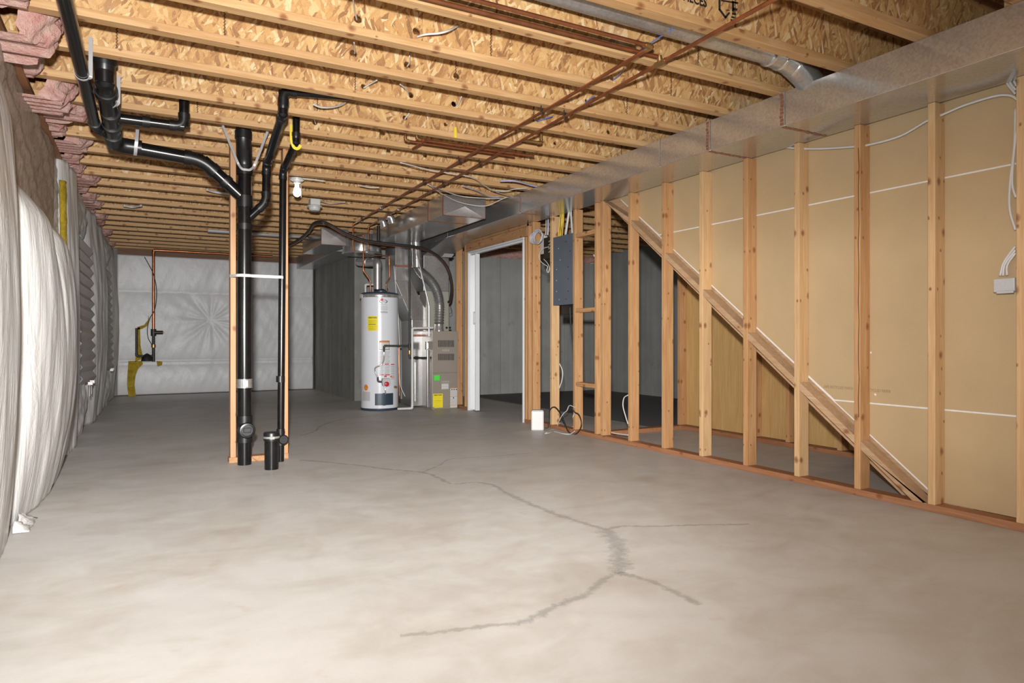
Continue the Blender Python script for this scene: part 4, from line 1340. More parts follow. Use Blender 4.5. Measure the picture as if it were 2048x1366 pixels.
# gas connector
cable('gas_connector', [hpt(768, 703, 0.03), hpt(768, 712, 0.035), hpt(767, 722, 0.045), hpt(762, 730, 0.05), hpt(751.5, 735, 0.045), hpt(750, 741, 0.04), hpt(753, 750, 0.035), hpt(755.5, 756, 0.03)], 0.0085, M['chrome'], parent=wh, seg=12)
run(wh, [hpt(755.5, 754, 0.03), hpt(755.8, 763, 0.032), hpt(765, 764, 0.035)], 0.011, M['iron'], M['iron'], names=('gas_nipple', 'gas_elbow'), bend=0.02)
# gas line from the drop
gdx, gdy = at(819, 600, y=8.12).x, 8.12
gp = empty('gas_pipe', (gdx, gdy, 0.6), 'black iron gas pipe dropping between heater and furnace', 'pipe')
zg = at(800, 692, y=gdy).z
run(gp, [hpt(768, 703, 0.03), hpt(768, 691.5, 0.035), Vector((gdx, gdy, zg))], 0.012, M['iron'], M['iron'], bend=0.025)
zlow = at(819, 716, y=gdy).z
run(gp, [Vector((gdx, gdy, ZJ - 0.12)), Vector((gdx, gdy, zlow)), Vector((at(862, 716, y=gdy).x, gdy, zlow))], 0.012, M['iron'], M['iron'], bend=0.025)
MB().lathe([(0.020, 0), (0.022, 0.01), (0.020, 0.05), (0.014, 0.055)], (gdx, gdy, at(819, 709, y=gdy).z), 16).box(gdx + 0.015, gdx + 0.04, gdy - 0.012, gdy + 0.012, at(819, 708, y=gdy).z, at(819, 703, y=gdy).z).build('gas_cock', M['brass'], gp, smooth=True)
MB().tube([(gdx, gdy, zg - 0.03), (gdx, gdy, zg + 0.03)], 0.018, 16).build('tee', M['iron'], gp, smooth=True)
MB().tube([(at(832, 716, y=gdy).x - .015, gdy, zlow), (at(832, 716, y=gdy).x + .03, gdy, zlow)], 0.019, 16).build('union', M['iron'], gp, smooth=True)
# vent of the heater
vc = Vector((hx + 0.0, hy, hh))
fl_ = MB().lathe([(0.075, 0), (0.075, 0.03), (0.045, 0.055)], (hx + 0.015, hy, hh - 0.005), 28).build('draft_hood', M['navy'], wh, smooth=True)
vx = at(755, 560, y=hy).x
vp = empty('flue_pipe', (vx, hy, hh + 0.06), 'galvanised flue pipe rising from the water heater', 'pipe')
zt = at(755, 533, y=hy).z
MB().tube([(vx, hy, hh + 0.045), (vx, hy, zt)], 0.052, 28).build('pipe', M['flex'], vp, smooth=True)
MB().tube(fillet([(vx, hy, zt - 0.02), (vx, hy + 0.0, zt + 0.06), (vx - 0.03, hy + 0.30, zt + 0.08)], 0.08), 0.056, 28).build('elbow', M['galvd'], vp, smooth=True)
MB().tube([(vx - 0.03, hy + 0.28, zt + 0.08), (vx - 0.05, 9.1, zt + 0.12)], 0.058, 28).build('pipe', M['galvd'], vp, smooth=True)
# hot and cold copper at the heater
cA = at(738.5, 576, y=hy); cB = at(773, 576, y=hy)
ZP = ZJ - 0.045
XA, XB = 2.165, 2.32
cw = empty('water_pipe_hot', (cA.x, hy, hh), 'copper pipe bending into the left top of the heater', 'pipe')
cw.name = 'copper_pipe'
yv1 = hy - 0.02
def pxy(u, v): return at(u, v, y=yv1)
run(cw, [Vector((cA.x + 0.02, hy, hh + 0.0)), pxy(740, 560), pxy(726.5, 541), pxy(726.5, 470), pxy(710.5, 470)], 0.009, M['copper'], M['copper'], bend=0.02)
cw2 = empty('copper_pipe', (cB.x, hy, hh), 'copper pipe bending into the right top of the heater', 'pipe')
run(cw2, [Vector((cB.x, hy, hh + 0.0)), pxy(772, 568), pxy(779.5, 556), pxy(778.5, 512), pxy(728, 510)], 0.009, M['copper'], M['copper'], bend=0.02)
MB().tube([pxy(778.5, 530), pxy(778.5, 518)], 0.014, 16).build('union', M['brass'], cw2, smooth=True)
relief = cable('relief_pipe', [at(789.5, 590, y=hy - 0.05), at(793.5, 640, y=hy - 0.06), at(797, 700, y=hy - 0.06), at(799, 803, y=hy - 0.06)], 0.010, M['copper'], 'copper relief pipe running down the right side of the heater', cat='pipe')
cable('drip_tube', [at(788, 532, y=hy - 0.1), at(792, 580, y=hy - 0.1), at(797, 640, y=hy - 0.1), at(799, 700, y=hy - 0.1), at(800, 765, y=hy - 0.1), at(810, 793, y=hy - 0.1)], 0.006, M['cable'], 'thin off-white tube hanging down beside the heater')

# ================================================================== FURNACE
fY = 8.07
fx0, fx1 = at(864.5, 700, y=fY).x, at(915.5, 700, y=fY).x
fz = at(880, 662, y=fY).z
fn = empty('furnace', ((fx0 + fx1) / 2, fY + 0.3, 0), 'beige upright furnace cabinet with louvred front', 'furnace')
MB().box(fx0, fx1, fY + 0.012, fY + 0.55, 0.0, fz).build('cabinet', M['beige'], fn, bevel=0.003)
zm = at(880, 746, y=fY).z
MB().box(fx0 + 0.002, fx1 - 0.002, fY, fY + 0.012, zm + 0.002, fz - 0.001).build('upper_door', M['beige'], fn, bevel=0.003)
MB().box(fx0 + 0.002, fx1 - 0.002, fY, fY + 0.012, 0.03, zm - 0.002).build('lower_door', M['beige'], fn, bevel=0.003)
for (v0, v1) in ((680.5, 694), (707.5, 720.5)):
    for i in range(12):
        u = 876.5 + i * 2.72
        a = at(u, v1, y=fY); b = at(u + 1.25, v0, y=fY)
        MB().box(a.x, b.x, fY - 0.003, fY + 0.0005, a.z, b.z).build('louvre', M['dark'], fn)
def fbox(u0, v0, u1, v1, mat, nm, off=0.001):
    a = at(u0, v1, y=fY); b = at(u1, v0, y=fY)
    return MB().box(a.x, b.x, fY - off, fY + 0.0005, a.z, b.z).build(nm, mat, fn)
def ftext(u, v, body, size, mat, sx=1.0, bold=0.0, off=0.002):
    p = at(u, v, y=fY - off)
    text(body, p, size, mat, fn, (PI / 2, 0, 0), sx=sx, bold=bold)
fbox(884, 698.5, 899, 703, M['labelg'], 'badge', 0.002).data.materials[0] = M['beige2']
fbox(882.5, 761.5, 899, 765.5, M['beige2'], 'badge', 0.002)
fbox(868, 750.5, 879, 761, M['green'], 'green_sticker')
fbox(866, 787, 885.5, 816, M['yellow'], 'energy_label')
ftext(875.8, 790.3, 'ENERGYGUIDE', 0.021, M['ink'], 0.78, 0.0006)
for i, v in enumerate((795, 797.5, 801, 804, 807, 810, 813)):
    fbox(868, v, 883 - (i * 5 % 3), v + (1.0 if i == 2 else 0.5), M['ink'] if i == 2 else M['brass'], 'print_line', 0.0018)
fbox(883, 767, 897, 778.5, M['white'], 'rating_label')
for v in (768, 772, 776): fbox(884, v, 896, v + 1.2, M['greyink'], 'print_line', 0.0018)
fbox(900.5, 775.5, 914.3, 815.5, M['white'], 'warning_label')
for v in (775.5, 792.5, 809.5): fbox(900.5, v, 914.3, v + 1.4, M['orange'], 'label_band', 0.0018)
for i in range(3): fbox(902.5 + i * 4.5, 778, 904.8 + i * 4.5, 780.2, M['ink'], 'print_mark', 0.0018)
fbox(906, 794.5, 908, 797, M['ink'], 'print_mark', 0.0018)
for i in range(5): fbox(901.8, 782.5 + i * 2, 907, 783.3 + i * 2, M['greyink'], 'print_line', 0.0018); fbox(908, 782.5 + i * 2, 913.2, 783.3 + i * 2, M['greyink'], 'print_line', 0.0018)
for i in range(5): fbox(901.8, 798.5 + i * 2, 907, 799.3 + i * 2, M['greyink'], 'print_line', 0.0018); fbox(908, 798.5 + i * 2, 913.2, 799.3 + i * 2, M['greyink'], 'print_line', 0.0018)
MB().box(fx0 + 0.0, fx0 + 0.02, fY - 0.02, fY, 0.0, 0.03).build('foot', M['beige'], fn)
# coil cabinet behind the flue, standing on the furnace
cY = 8.36
cxa, cxb = at(853, 600, y=cY).x, 3.585
cc = empty('coil_cabinet', ((cxa + cxb) / 2, cY + 0.25, fz), 'pale coil case on top of the furnace behind the flex flue', 'cabinet')
MB().box(cxa, cxb, cY, cY + 0.25, fz + 0.001, zq - 0.001).build('case', M['beige2'], cc, bevel=0.003)
for u in (893, 899.5):
    p = at(u, 655.5, y=cY)
    MB().lathe([(0.014, 0), (0.014, 0.012), (0.008, 0.016)], (p.x, cY, p.z), 16, (0, -1, 0)).build('drain_port', M['dark'], cc, smooth=True)
# flexible flue
fp = empty('flex_flue', (at(880, 650, y=8.2).x, 8.2, fz), 'ribbed aluminium flue curving up from the furnace', 'pipe')
yq = 8.22
ctl = [at(878, 662, y=yq), at(879, 640, y=yq), at(879, 612, y=yq), at(876, 590, y=yq), at(868, 571, y=yq), at(856, 556, y=yq), at(842, 545, y=yq), at(834, 532, y=yq)]
ctl = [at(878, 648, y=yq)] + ctl[2:]
P = smoothpath(ctl, 14)
rr = [0.066 if i % 2 else 0.052 for i in range(len(P))]
MB().tube(P, rr, 28).build('flex_hose', M['flex'], fp)
MB().lathe([(0.062, 0), (0.062, 0.02), (0.058, 0.03), (0.056, 0.09)], (ctl[0].x, yq, fz), 28).build('collar', M['chrome'], fp, smooth=True)
zt2 = at(834, 535, y=yq).z
MB().tube(fillet([(P[-1].x, yq, zt2), (P[-1].x - 0.005, yq, zt2 + 0.20), (P[-1].x - 0.03, yq - 0.02, zA0 + 0.05)], 0.05), 0.060, 28).build('pipe', M['galv'], fp, smooth=True)
for dz in (0.0, 0.10):
    MB().tube([(P[-1].x, yq, zt2 + dz), (P[-1].x, yq, zt2 + dz + 0.015)], 0.066, 28).build('crimp_ring', M['chrome'], fp, smooth=True)
# grey conduit and pvc
pv = empty('condensate_pipe', (at(824, 700, y=8.0).x, 8.0, 0), 'white plastic condensate pipe with elbows left of the furnace', 'pipe')
y8 = 8.02
run(pv, [at(866, 655.5, y=y8), at(824.5, 656.5, y=y8), Vector((at(824.5, 700, y=y8).x, y8, 0.035)), Vector((at(796, 812, y=y8).x, y8 + 0.02, 0.035))], 0.014, M['pvc'], M['pvc'], bend=0.03)
cd = empty('conduit', (at(860, 600, y=8.1).x, 8.1, 0.6), 'thin grey metal conduit leaning from the ducts to the furnace', 'conduit')
run(cd, [at(832, 500, y=8.15), at(858, 610, y=8.08), at(858, 672, y=8.08)], 0.009, M['chrome'], M['chrome'], bend=0.03)
jb = MB().box(at(850, 690, y=8.06).x, at(862, 690, y=8.06).x, 8.0, 8.06, at(850, 699, y=8.06).z, at(850, 683, y=8.06).z).build('junction_box', M['chrome'], bevel=0.003)
tag(jb, 'small metal switch box on the left side of the furnace', 'electrical box')
MB().box(at(856, 700, y=8.0).x, at(856, 700, y=8.0).x + 0.02, 7.995, 8.0, at(850, 697, y=8.0).z, at(850, 686, y=8.0).z).build('cover', M['galv'], jb)
lv = MB().box(at(858.5, 700, y=8.075).x - 0.02, at(858.5, 700, y=8.075).x + 0.015, 8.085, 8.12, 0.03, at(860, 700, y=8.08).z).build('filter_rack', M['galv'], bevel=0.002)
tag(lv, 'tall narrow metal filter rack against the furnace side', 'duct part')

# insulated line set
ls = [at(576, 492, y=10.4), at(600, 478, y=9.6), at(617, 463, y=8.5), at(627, 448, y=8.0), at(642, 444, y=7.8), at(660, 450, y=7.8), at(690, 467, y=7.8), at(725, 480, y=7.8),
      at(760, 486, y=7.8), at(805, 491, y=7.8), at(845, 497, y=7.85), at(872, 510, y=7.9), at(890, 528, y=7.95), at(900, 550, y=8.0), at(903.5, 575, y=8.1), at(901, 600, y=8.25), at(897.5, 604, y=8.33)]
lse = empty('refrigerant_line', ls[8], 'black foam covered refrigerant line drooping from the joists to the coil case', 'pipe')
MB().tube(smoothpath(ls, 10), 0.019, 14).build('foam_sleeve', M['foam'], lse, smooth='all')
MB().tube(smoothpath([p + Vector((0.0, -0.012, -0.021)) for p in ls], 8), 0.0045, 8).build('copper_line', M['copper'], lse, smooth='all')
cable('control_wire', [at(900, 606, y=8.33), at(902, 616, y=8.32), at(904, 624, y=8.33), at(899, 628, y=8.34)], 0.003, M['cablek'], 'thin dark wire dangling at the end of the black line')

# ================================================================== COPPER LINES UNDER THE JOISTS
def cu(name, pts, label, r=0.0085, hang=None):
    e = empty(name, pts[0], label, 'pipe')
    run(e, pts, r, M['copper'], M['copper'], bend=0.02, fr=1.25)
    return e
yA1 = at(1306, 82, z=ZP + 0.02).y
zc_ = ZP + 0.01
pA0 = at(706, 449, z=zc_); pA1 = at(1305, 93, z=zc_)
pB0 = at(733, 452, z=zc_); pB1 = at(1560, -8, z=zc_)
lineA = empty('copper_pipe', pA0, 'copper pipe under the joists, left one of the long pair', 'pipe')
ul_ = at(1015, 0, z=ZP + 0.03)
xu0 = -0.1
uA = at(1300, 66, z=zc_ + 0.01)
run(lineA, [Vector((pA0.x, pA0.y, 1.95)), pA0, pA1, pA1 + Vector((0.01, 0.05, 0.028)) , Vector((-0.2, pA1.y + 0.05, ZP + 0.036))][:3] , 0.0095, M['copper'], M['copper'], bend=0.02, fr=1.25)
MB().tube(fillet([pA1 + Vector((0, 0.05, 0)), pA1, Vector((-0.2, pA1.y, zc_))], 0.03), 0.0095, 12).build('pipe', M['copper'], lineA, smooth=True)
MB().tube(fillet([pA1 + Vector((0, 0.045, 0)), pA1, pA1 - Vector((0.045, 0, 0))], 0.03), 0.013, 12).build('elbow', M['brass'], lineA, smooth=True)
lineB = empty('copper_pipe', pB0, 'copper pipe under the joists, right one of the long pair', 'pipe')
run(lineB, [Vector((pB0.x + 0.03, pB0.y + .02, 2.0)), pB0 + Vector((0.03, 0.02, 0)), pB1], 0.0095, M['copper'], M['copper'], bend=0.02, fr=1.25)
tB = at(1306, 122, z=zc_)
tB.x = pB0.x + 0.03 + (pB1.x - pB0.x - 0.03) * ((tB.y - pB0.y) / (pB1.y - pB0.y))
lineC = empty('copper_pipe', (1.0, tB.y, zc_), 'copper pipe crossing left from the tee on the long pair', 'pipe')
MB().tube(fillet([tB + Vector((0, 0, 0.02)), tB + Vector((0, 0, 0.028)), Vector((-0.2, tB.y, zc_ + 0.024))], 0.01), 0.0095, 12).build('pipe', M['copper'], lineC, smooth=True)
MB().tube([tB + Vector((0, 0.04, 0)), tB - Vector((0, 0.04, 0))], 0.0135, 14).tube([tB, tB + Vector((-.01, 0, 0.034))], 0.0135, 14).build('tee', M['brass'], lineC, smooth=True)
# hangers
hid = [('front', 1145, 1172), ('middle', 985, 1010), ('back', 880, 0)]
def lerp_at_y(a, b, y): return a + (b - a) * ((y - a.y) / (b.y - a.y))
for ln, a, b, sidew in ((0, pA0, pA1, 'left'), (1, pB0 + Vector((0.03, 0.02, 0)), pB1, 'right')):
    for nm, k in (('nearest', 1), ('second nearest', 4), ('middle', 6), ('second farthest', 9), ('farthest', 11)):
        p = lerp_at_y(a, b, JW[k] + 0.06 if k == 9 else JW[k] - 0.0)
        q = []
        for i in range(11):
            an = PI * (1.1 + 1.75 * i / 10)
            q.append(p + Vector((0.0135 * math.cos(an), 0, 0.0135 * math.sin(an))))
        q = [p + Vector((-0.012, 0, ZJ - p.z + 0.002))] + q
        o = MB().tube(smoothpath(q, 3), 0.0035, 8).build('pipe_hanger', M['cablek'] if k != 9 else M['chrome'], smooth='all')
        tag(o, 'pipe hanger on the %s copper pipe, %s to the camera' % (sidew, nm) if nm in ('nearest', 'second nearest') else '%s pipe hanger on the %s copper pipe' % (nm, sidew), 'hanger', 'hangers on the copper pipes')
# short copper branches between joists
def shortpipe(pix, z, label, name='copper_branch', r=0.009, mat='copper'):
    e = empty(name, at(*pix[0], z=z), label, 'pipe')
    run(e, [at(u, v, z=z) for u, v in pix], r, M[mat], M['brass'], bend=0.02, fr=1.3)
y5 = 5.09
zb5 = ZJ - 0.02
a_ = at(811, 281, z=zb5); b_ = at(1005, 310, z=zb5)
y5 = (a_.y + b_.y) / 2
e = empty('copper_pipe', (a_.x, y5, zb5), 'short copper pipe with end elbow crossing left of the long pair', 'pipe')
run(e, [Vector((a_.x, y5, zb5 + 0.1)), Vector((a_.x, y5, zb5)), Vector((b_.x + .1, y5, zb5))], 0.009, M['copper'], M['brass'], bend=0.02, fr=1.4)
e = empty('copper_pipe', (a_.x + .1, y5 + .05, zb5), 'second short copper pipe beside the one with the end elbow', 'pipe')
run(e, [Vector((a_.x + .07, y5 - .04, zb5 + 0.1)), Vector((a_.x + .07, y5 - .04, zb5 + .012)), Vector((b_.x + .25, y5 - .04, zb5 + .012))], 0.009, M['copper'], M['brass'], bend=0.02, fr=1.4)
e = empty('copper_pipe', at(830, 297, z=zb5), 'short slanting copper pipe end under the joists', 'pipe')
run(e, [at(826, 298, z=zb5 - .01), at(856, 277, z=zb5 + .01)], 0.010, M['copper'], M['brass'])
a_ = at(1050, 281, z=zb5 - 0.005); b_ = at(1083, 286, z=zb5 - 0.005)
e = empty('copper_pipe', a_, 'short brass coloured pipe stub right of the long copper pair', 'pipe')
run(e, [a_ - Vector((.02, 0, 0)), Vector((b_.x, a_.y, a_.z)), Vector((b_.x, a_.y, a_.z + 0.1))], 0.010, M['brass'], M['brass'], bend=0.02, fr=1.4)

# ================================================================== ELECTRICAL PANEL AND WIRES
pY1 = at(1107, 550, x=WX).y; pY0 = at(1146, 550, x=WX).y + 0.002
pz1 = at(1146, 466, x=WX).z; pz0 = at(1146, 608, x=WX).z
ep = empty('breaker_box', (WX, (pY0 + pY1) / 2, pz0), 'blue grey electrical panel box between two studs', 'breaker box')
MB().box(WX - 0.004, WX + 0.0, pY0, pY1, pz0, pz1).build('panel_side', M['panel'], ep, bevel=0.001)
MB().box(WX + 0.001, WX + 0.095, pY0 + 0.004, pY1 - 0.045, pz0 + 0.005, pz1 - 0.005).build('panel_box', M['panel'], ep)
for (u, v) in [(1117, 497), (1132, 483), (1140, 502), (1113, 539), (1136, 534), (1113, 561), (1136, 558), (1113, 583), (1136, 582), (1118, 599), (1132, 598), (1120, 520)]:
    p = at(u, v, x=WX - 0.005)
    MB().lathe([(0.006, 0), (0.006, 0.002)], (WX - 0.0035, p.y, p.z), 10, (-1, 0, 0)).build('knockout', M['dark'] if (u > 1130) else M['greyink'], ep)
# dark items under and left of the panel
du = MB().box(WX + 0.10, WX + 0.16, at(1150, 620, x=WX + .1).y, at(1128, 620, x=WX + .1).y + .05, at(1135, 628, x=WX + .1).z, pz0 - 0.002).build('cable_bundle_box', M['black'])
tag(du, 'black box below the electrical panel', 'electrical box')
def wp(u, v, x=WX + 0.05): return at(u, v, x=x)
for i, (u0, u1, u2) in enumerate([(1122, 1120, 1117), (1126, 1125, 1119), (1124, 1123, 1121), (1128, 1127, 1124)]):
    cable('electrical_cable', [Vector((WX + 0.03, wp(u0, 430).y, ZD + 0.02)) if False else wp(u0, 408 + 3 * i, WX + .03 + .01 * i), wp(u1, 440, WX + .03), wp(u2, 474, WX + 0.03 + .008 * i)], 0.0065, M['cabley'],
          'yellow cable dropping into the electrical panel, %s of four' % ['leftmost', 'second', 'third', 'rightmost'][i], 'yellow cables over the panel', flat=0.5)
for i, (u0, v0, u1, u2, r_) in enumerate([(1140, 405, 1137, 1131, .012), (1136, 405, 1141, 1144, .006), (1142, 402, 1143, 1145, .006)]):
    cable('electrical_cable', [wp(u0, v0, WX + .05), wp(u1, 430, WX + .05), wp(u2, 470 - i * 2, WX + 0.05)], r_, M['cable'],
          ['thick white cable entering the electrical panel top', 'thin white cable crossing to the right corner of the panel', 'thin white cable along the stud right of the panel'][i], 'white cables over the panel')
# coil of cables left of the panel
cy0 = wp(1087, 475)
cpm = [M['cable'], M['cablel'], M['cable'], M['cablel'], M['cable']]
coil = empty('cable_coil', cy0, 'coil of white and pale blue cables hanging right of the doorway', 'cable')
for i in range(5):
    pts = []
    r0 = 0.085 + 0.008 * i
    cxx = WX - 0.012 - 0.006 * i
    for j in range(22):
        a = j / 21 * PI * 3.1 + i * 0.3
        pts.append(Vector((cxx + 0.004 * math.sin(j), cy0.y + math.cos(a) * r0 * (1 + .06 * math.sin(j + i)), cy0.z - 0.0 + math.sin(a) * r0 * 0.62 + 0.008 * math.sin(j * 2 + i))))
    MB().tube(smoothpath(pts, 4), 0.005, 8).build('cable_loop', cpm[i], coil, smooth='all')
for i, u in enumerate((1092, 1095, 1097)):
    MB().tube(smoothpath([wp(u, 440 - i, WX + .02), wp(u, 455, WX + .0), wp(u - 1, 470, WX - .01)], 6), 0.005, 8).build('cable_drop', cpm[i], coil, smooth='all')
lo2 = empty('wire_loop', wp(1095, 510), 'loose white wire loop hanging between studs left of the panel', 'cable')
pts = [wp(1101, 494), wp(1090, 497), wp(1081, 508), wp(1081, 520), wp(1088, 528), wp(1095, 533), wp(1093, 540), wp(1095, 545), wp(1097, 536), wp(1092, 526), wp(1084, 518)]
MB().tube(smoothpath([Vector((WX + .03 + .004 * i, p.y, p.z)) for i, p in enumerate(pts)], 8), 0.0045, 8).build('cable_loop', M['cable'], lo2, smooth='all')
MB().box(WX + 0.11, WX + 0.15, wp(1090, 500, WX + .12).y, wp(1080, 500, WX + .12).y, wp(1085, 508, WX + .12).z, wp(1085, 472, WX + .12).z).build('white_box', M['white'], lo2, bevel=0.003)
MB().box(WX + 0.10, WX + 0.15, wp(1102, 500, WX + .12).y, wp(1090.5, 500, WX + .12).y, wp(1085, 520, WX + .12).z, wp(1085, 478, WX + .12).z).build('black_splitter', M['black'], lo2, bevel=0.003)
for i in range(4):
    z = wp(1095, 484 + i * 7, WX + .09).z
    MB().tube(smoothpath([(WX + .085, wp(1102, 500).y, z), (WX + .08, wp(1097, 500).y, z + .006), (WX + .085, wp(1091, 500).y, z - .002)], 5), 0.004, 8).build('jumper', M['cable'], lo2, smooth='all')
# black cord dropping from the panel to the floor
cable('extension_lead', [wp(1140, 612, WX + .1), wp(1141, 640, WX + .1), wp(1144, 670, WX + .1), wp(1147, 700, WX + .1), wp(1150, 740, WX + .11), wp(1152, 800, WX + .1)], 0.006, M['cablek'], 'black cord dropping from below the electrical panel')
tr_ = MB().box(WX + .095, WX + .13, wp(1152, 690, WX + .1).y, wp(1147, 690, WX + .1).y, wp(1150, 704, WX + .1).z, wp(1150, 690, WX + .1).z).build('power_adapter', M['black'], bevel=0.003)
tag(tr_, 'small black adapter hanging behind a stud below the panel', 'adapter')
# router on the floor
rb = at(1075, 861, z=0)
ro = empty('router', rb, 'white upright box router standing on the floor by the plate', 'router')
ux = Vector((CS, -SN, 0)); uy = Vector((SN, CS, 0))
hr = at(1075, 822, x=rb.x, ).z
w2, d2 = 0.062, 0.045
rb2 = rb + uy * 0.03
def rbox(a0, a1, b0, b1, z0, z1):
    q = [rb2 + ux * a + uy * b for a, b in ((a0, b0), (a1, b0), (a1, b1), (a0, b1))]
    return MB().hexa([p + Vector((0, 0, z0)) for p in q], [p + Vector((0, 0, z1)) for p in q])
rbox(-w2, w2, -d2, d2, 0.0, 0.195).build('case', M['white'], ro, bevel=0.012)
rbox(-w2 + .008, w2 - .008, -d2 + .008, d2 - .008, 0.195, 0.199).build('top_grille', M['labelg'], ro, bevel=0.002)
g = lambda u, v, z=0.008: at(u, v, z=z)
gx = lambda u, v: at(u, v, x=WX - 0.03)
cable('extension_lead', [at(1090, 856, z=.01), at(1096, 854, z=.02), gx(1098, 838), gx(1100, 820), gx(1109, 814), gx(1119, 824), gx(1128, 843), gx(1136, 862), gx(1147, 869), gx(1158, 862), gx(1163, 847), gx(1158, 830), gx(1149, 824), at(1144, 815, x=WX + .05)], 0.006, M['cablek'], 'black power cord looping on the floor beside the router')
cable('network_cable', [at(1092, 866, z=.008), at(1102, 860, z=.008), at(1112, 857, z=.008), gx(1120, 838), gx(1128, 826), gx(1134, 821), gx(1139, 811), gx(1150, 815)], 0.004, M['cable'], 'white network cable rising from the router to the studs', n=5)
cable('network_cable', [at(1090, 867, z=.006), at(1103, 864, z=.006), at(1116, 852, z=.006), at(1121, 846, z=.02), at(1135, 855, z=.006), at(1150, 850, z=.02), gx(1146, 836), gx(1149, 826)], 0.004, M['cable'], 'white network cable looping along the plate behind the router', n=5)
cable('network_cable', [at(1105, 862, z=.006), at(1125, 867, z=.006), at(1140, 868, z=.006), at(1150, 862, z=.04)], 0.0035, M['cable'], 'thin white cable end lying on the floor in front of the plate', n=5)
# cables in the stud bays
cable('electrical_cable', [at(1119, 727, x=WX + .07), at(1125, 742, x=WX + .08), at(1124, 760, x=WX + .08), at(1118, 778, x=WX + .07)], 0.005, M['cable'], 'white cable bowing out beside the stud left of the panel')
cable('electrical_cable', [at(1256, 790, x=WX + .1), at(1248, 796, x=WX + .1), at(1246, 812, x=WX + .1), at(1251, 832, x=WX + .1), at(1256, 848, x=WX + .1)], 0.005, M['cable'], 'white cable bent in the bay left of the eighth stud')
cable('electrical_cable', [at(1221, 865, x=WX + .05), at(1240, 868, x=WX + .05), at(1257, 870, x=WX + .05)], 0.005, M['cable'], 'white cable lying on the plate between two studs')
# cable draped through the right hand studs
cx5 = WX + 0.05
cable('electrical_cable', [at(1565, 294, x=cx5), at(1600, 297, x=cx5), at(1650, 297, x=cx5), at(1710, 293, x=cx5), at(1740, 289, x=cx5), at(1800, 272, x=cx5), at(1855, 241, x=cx5), at(1885, 229, x=cx5), at(1930, 210, x=cx5), at(1990, 192, x=cx5), at(2020, 191, x=cx5), at(2036, 200, x=cx5)], 0.0065, M['cable'], 'white cable draped through the studs across the top of the drywall', flat=0.6)
for i, (a, b, c) in enumerate([((2008, 156), (2018, 172), (2031, 188)), ((2016, 150), (2022, 168), (2032, 180)), ((2025, 140), (2027, 158), (2033, 172))]):
    cable('electrical_cable', [at(a[0], a[1], x=cx5), at(b[0], b[1], x=cx5), at(c[0], c[1], x=cx5)], 0.006, M['cable'], 'white cable beside the rightmost stud top, %s of three' % ['leftmost', 'middle', 'rightmost'][i], 'cables at the rightmost stud')
cable('electrical_cable', [at(2031, 215, x=cx5), at(2029, 290, x=cx5), at(2020, 370, x=cx5), at(2020, 420, x=cx5), at(2031, 460, x=cx5)], 0.006, M['cable'], 'long white cable hanging beside the rightmost stud, outer one')
cable('electrical_cable', [at(2033, 260, x=cx5), at(2026, 330, x=cx5), at(2025, 370, x=cx5), at(2032, 395, x=cx5)], 0.006, M['cable'], 'long white cable hanging beside the rightmost stud, inner one')
# grey outlet box
ob0 = at(1988, 585, x=WX + 0.02); ob1 = at(2031, 555, x=WX + 0.02)
ob = empty('outlet_box', (WX + 0.03, (ob0.y + ob1.y) / 2, ob0.z), 'grey plastic outlet box fixed to the rightmost stud', 'electrical box')
MB().box(WX + 0.012, WX + 0.075, ob1.y, ob0.y, ob0.z, ob1.z).build('box', M['labelg'], ob, bevel=0.004)
MB().box(WX + 0.0, WX + 0.012, ob1.y, ob0.y - 0.02, ob0.z - 0.008, ob0.z + 0.004).build('flange', M['labelg'], ob, bevel=0.002)
for i, (a, b, c) in enumerate([((2000, 552), (2008, 524), (2031, 492)), ((2006, 552), (2010, 528), (2031, 500)), ((2014, 551), (2015, 530), (2031, 506))]):
    cable('electrical_cable', [at(*a, x=cx5), at(*b, x=cx5), at(*c, x=cx5)], 0.0055, M['cable'], 'white cable arching into the grey outlet box, %s of three' % ['leftmost', 'middle', 'rightmost'][i], 'cables into the outlet box')

# ================================================================== CABLES THROUGH THE JOISTS
def jc(pix, label, mat='cable', r=0.0055, group='cables through the joists', flat=0.6):
    """pixels with the distance row along the room they lie at"""
    cable('electrical_cable', [at(u, v, y=y) for u, v, y in pix], r, M[mat], label, group, flat=flat)
def hy_(u, v): return hole_at.get((u, v), Vector((0, 3, 0))).y
q = hy_(716, 38); jc([(706, -8, q - .3), (709, 20, q - .1), (714, 40, q)], 'white cable dropping into the joist hole at the top, above the second joist')
q = hy_(707, 107); jc([(708, 84, q - .2), (710, 98, q - .08), (709, 107, q)], 'white cable entering a joist hole just below the first')
q = hy_(833, 63); jc([(833, 74, q - .01), (850, 69, q - .06), (880, 66, q - .1), (900, 60, q - .1), (918, 50, q - .03)], 'white cable curving sideways out of a joist hole')
q = hy_(815, 130); jc([(819, 112, q - .12), (819, 125, q - .05), (814, 133, q)], 'white cable looping into the joist hole left of center')
q = hy_(727, 173); jc([(754, 160, q - .15), (740, 168, q - .06), (727, 176, q)], 'white cable angled into a small joist hole')
q = hy_(822, 190); jc([(800, 168, q - .15), (812, 178, q - .08), (818, 192, q)], 'white cable bending into the joist hole below the fourth joist')
q = hy_(908, 208); jc([(923, 193, q - .1), (917, 208, q - .03), (912, 213, q)], 'white cable beside the yellow strap')
q = hy_(810, 236); jc([(819, 226, q - .05), (809, 238, q)], 'white cable stub in a joist hole below the yellow strap')
q = hy_(630, 245); jc([(628, 238, q - .05), (632, 248, q)], 'white cable stub in a joist hole near the black vent')
jc([(626, 208, 4.25), (640, 214, 4.27), (660, 215, 4.3), (680, 211, 4.35), (692, 205, 4.4)], 'white cable sagging beside the black vent pipe')
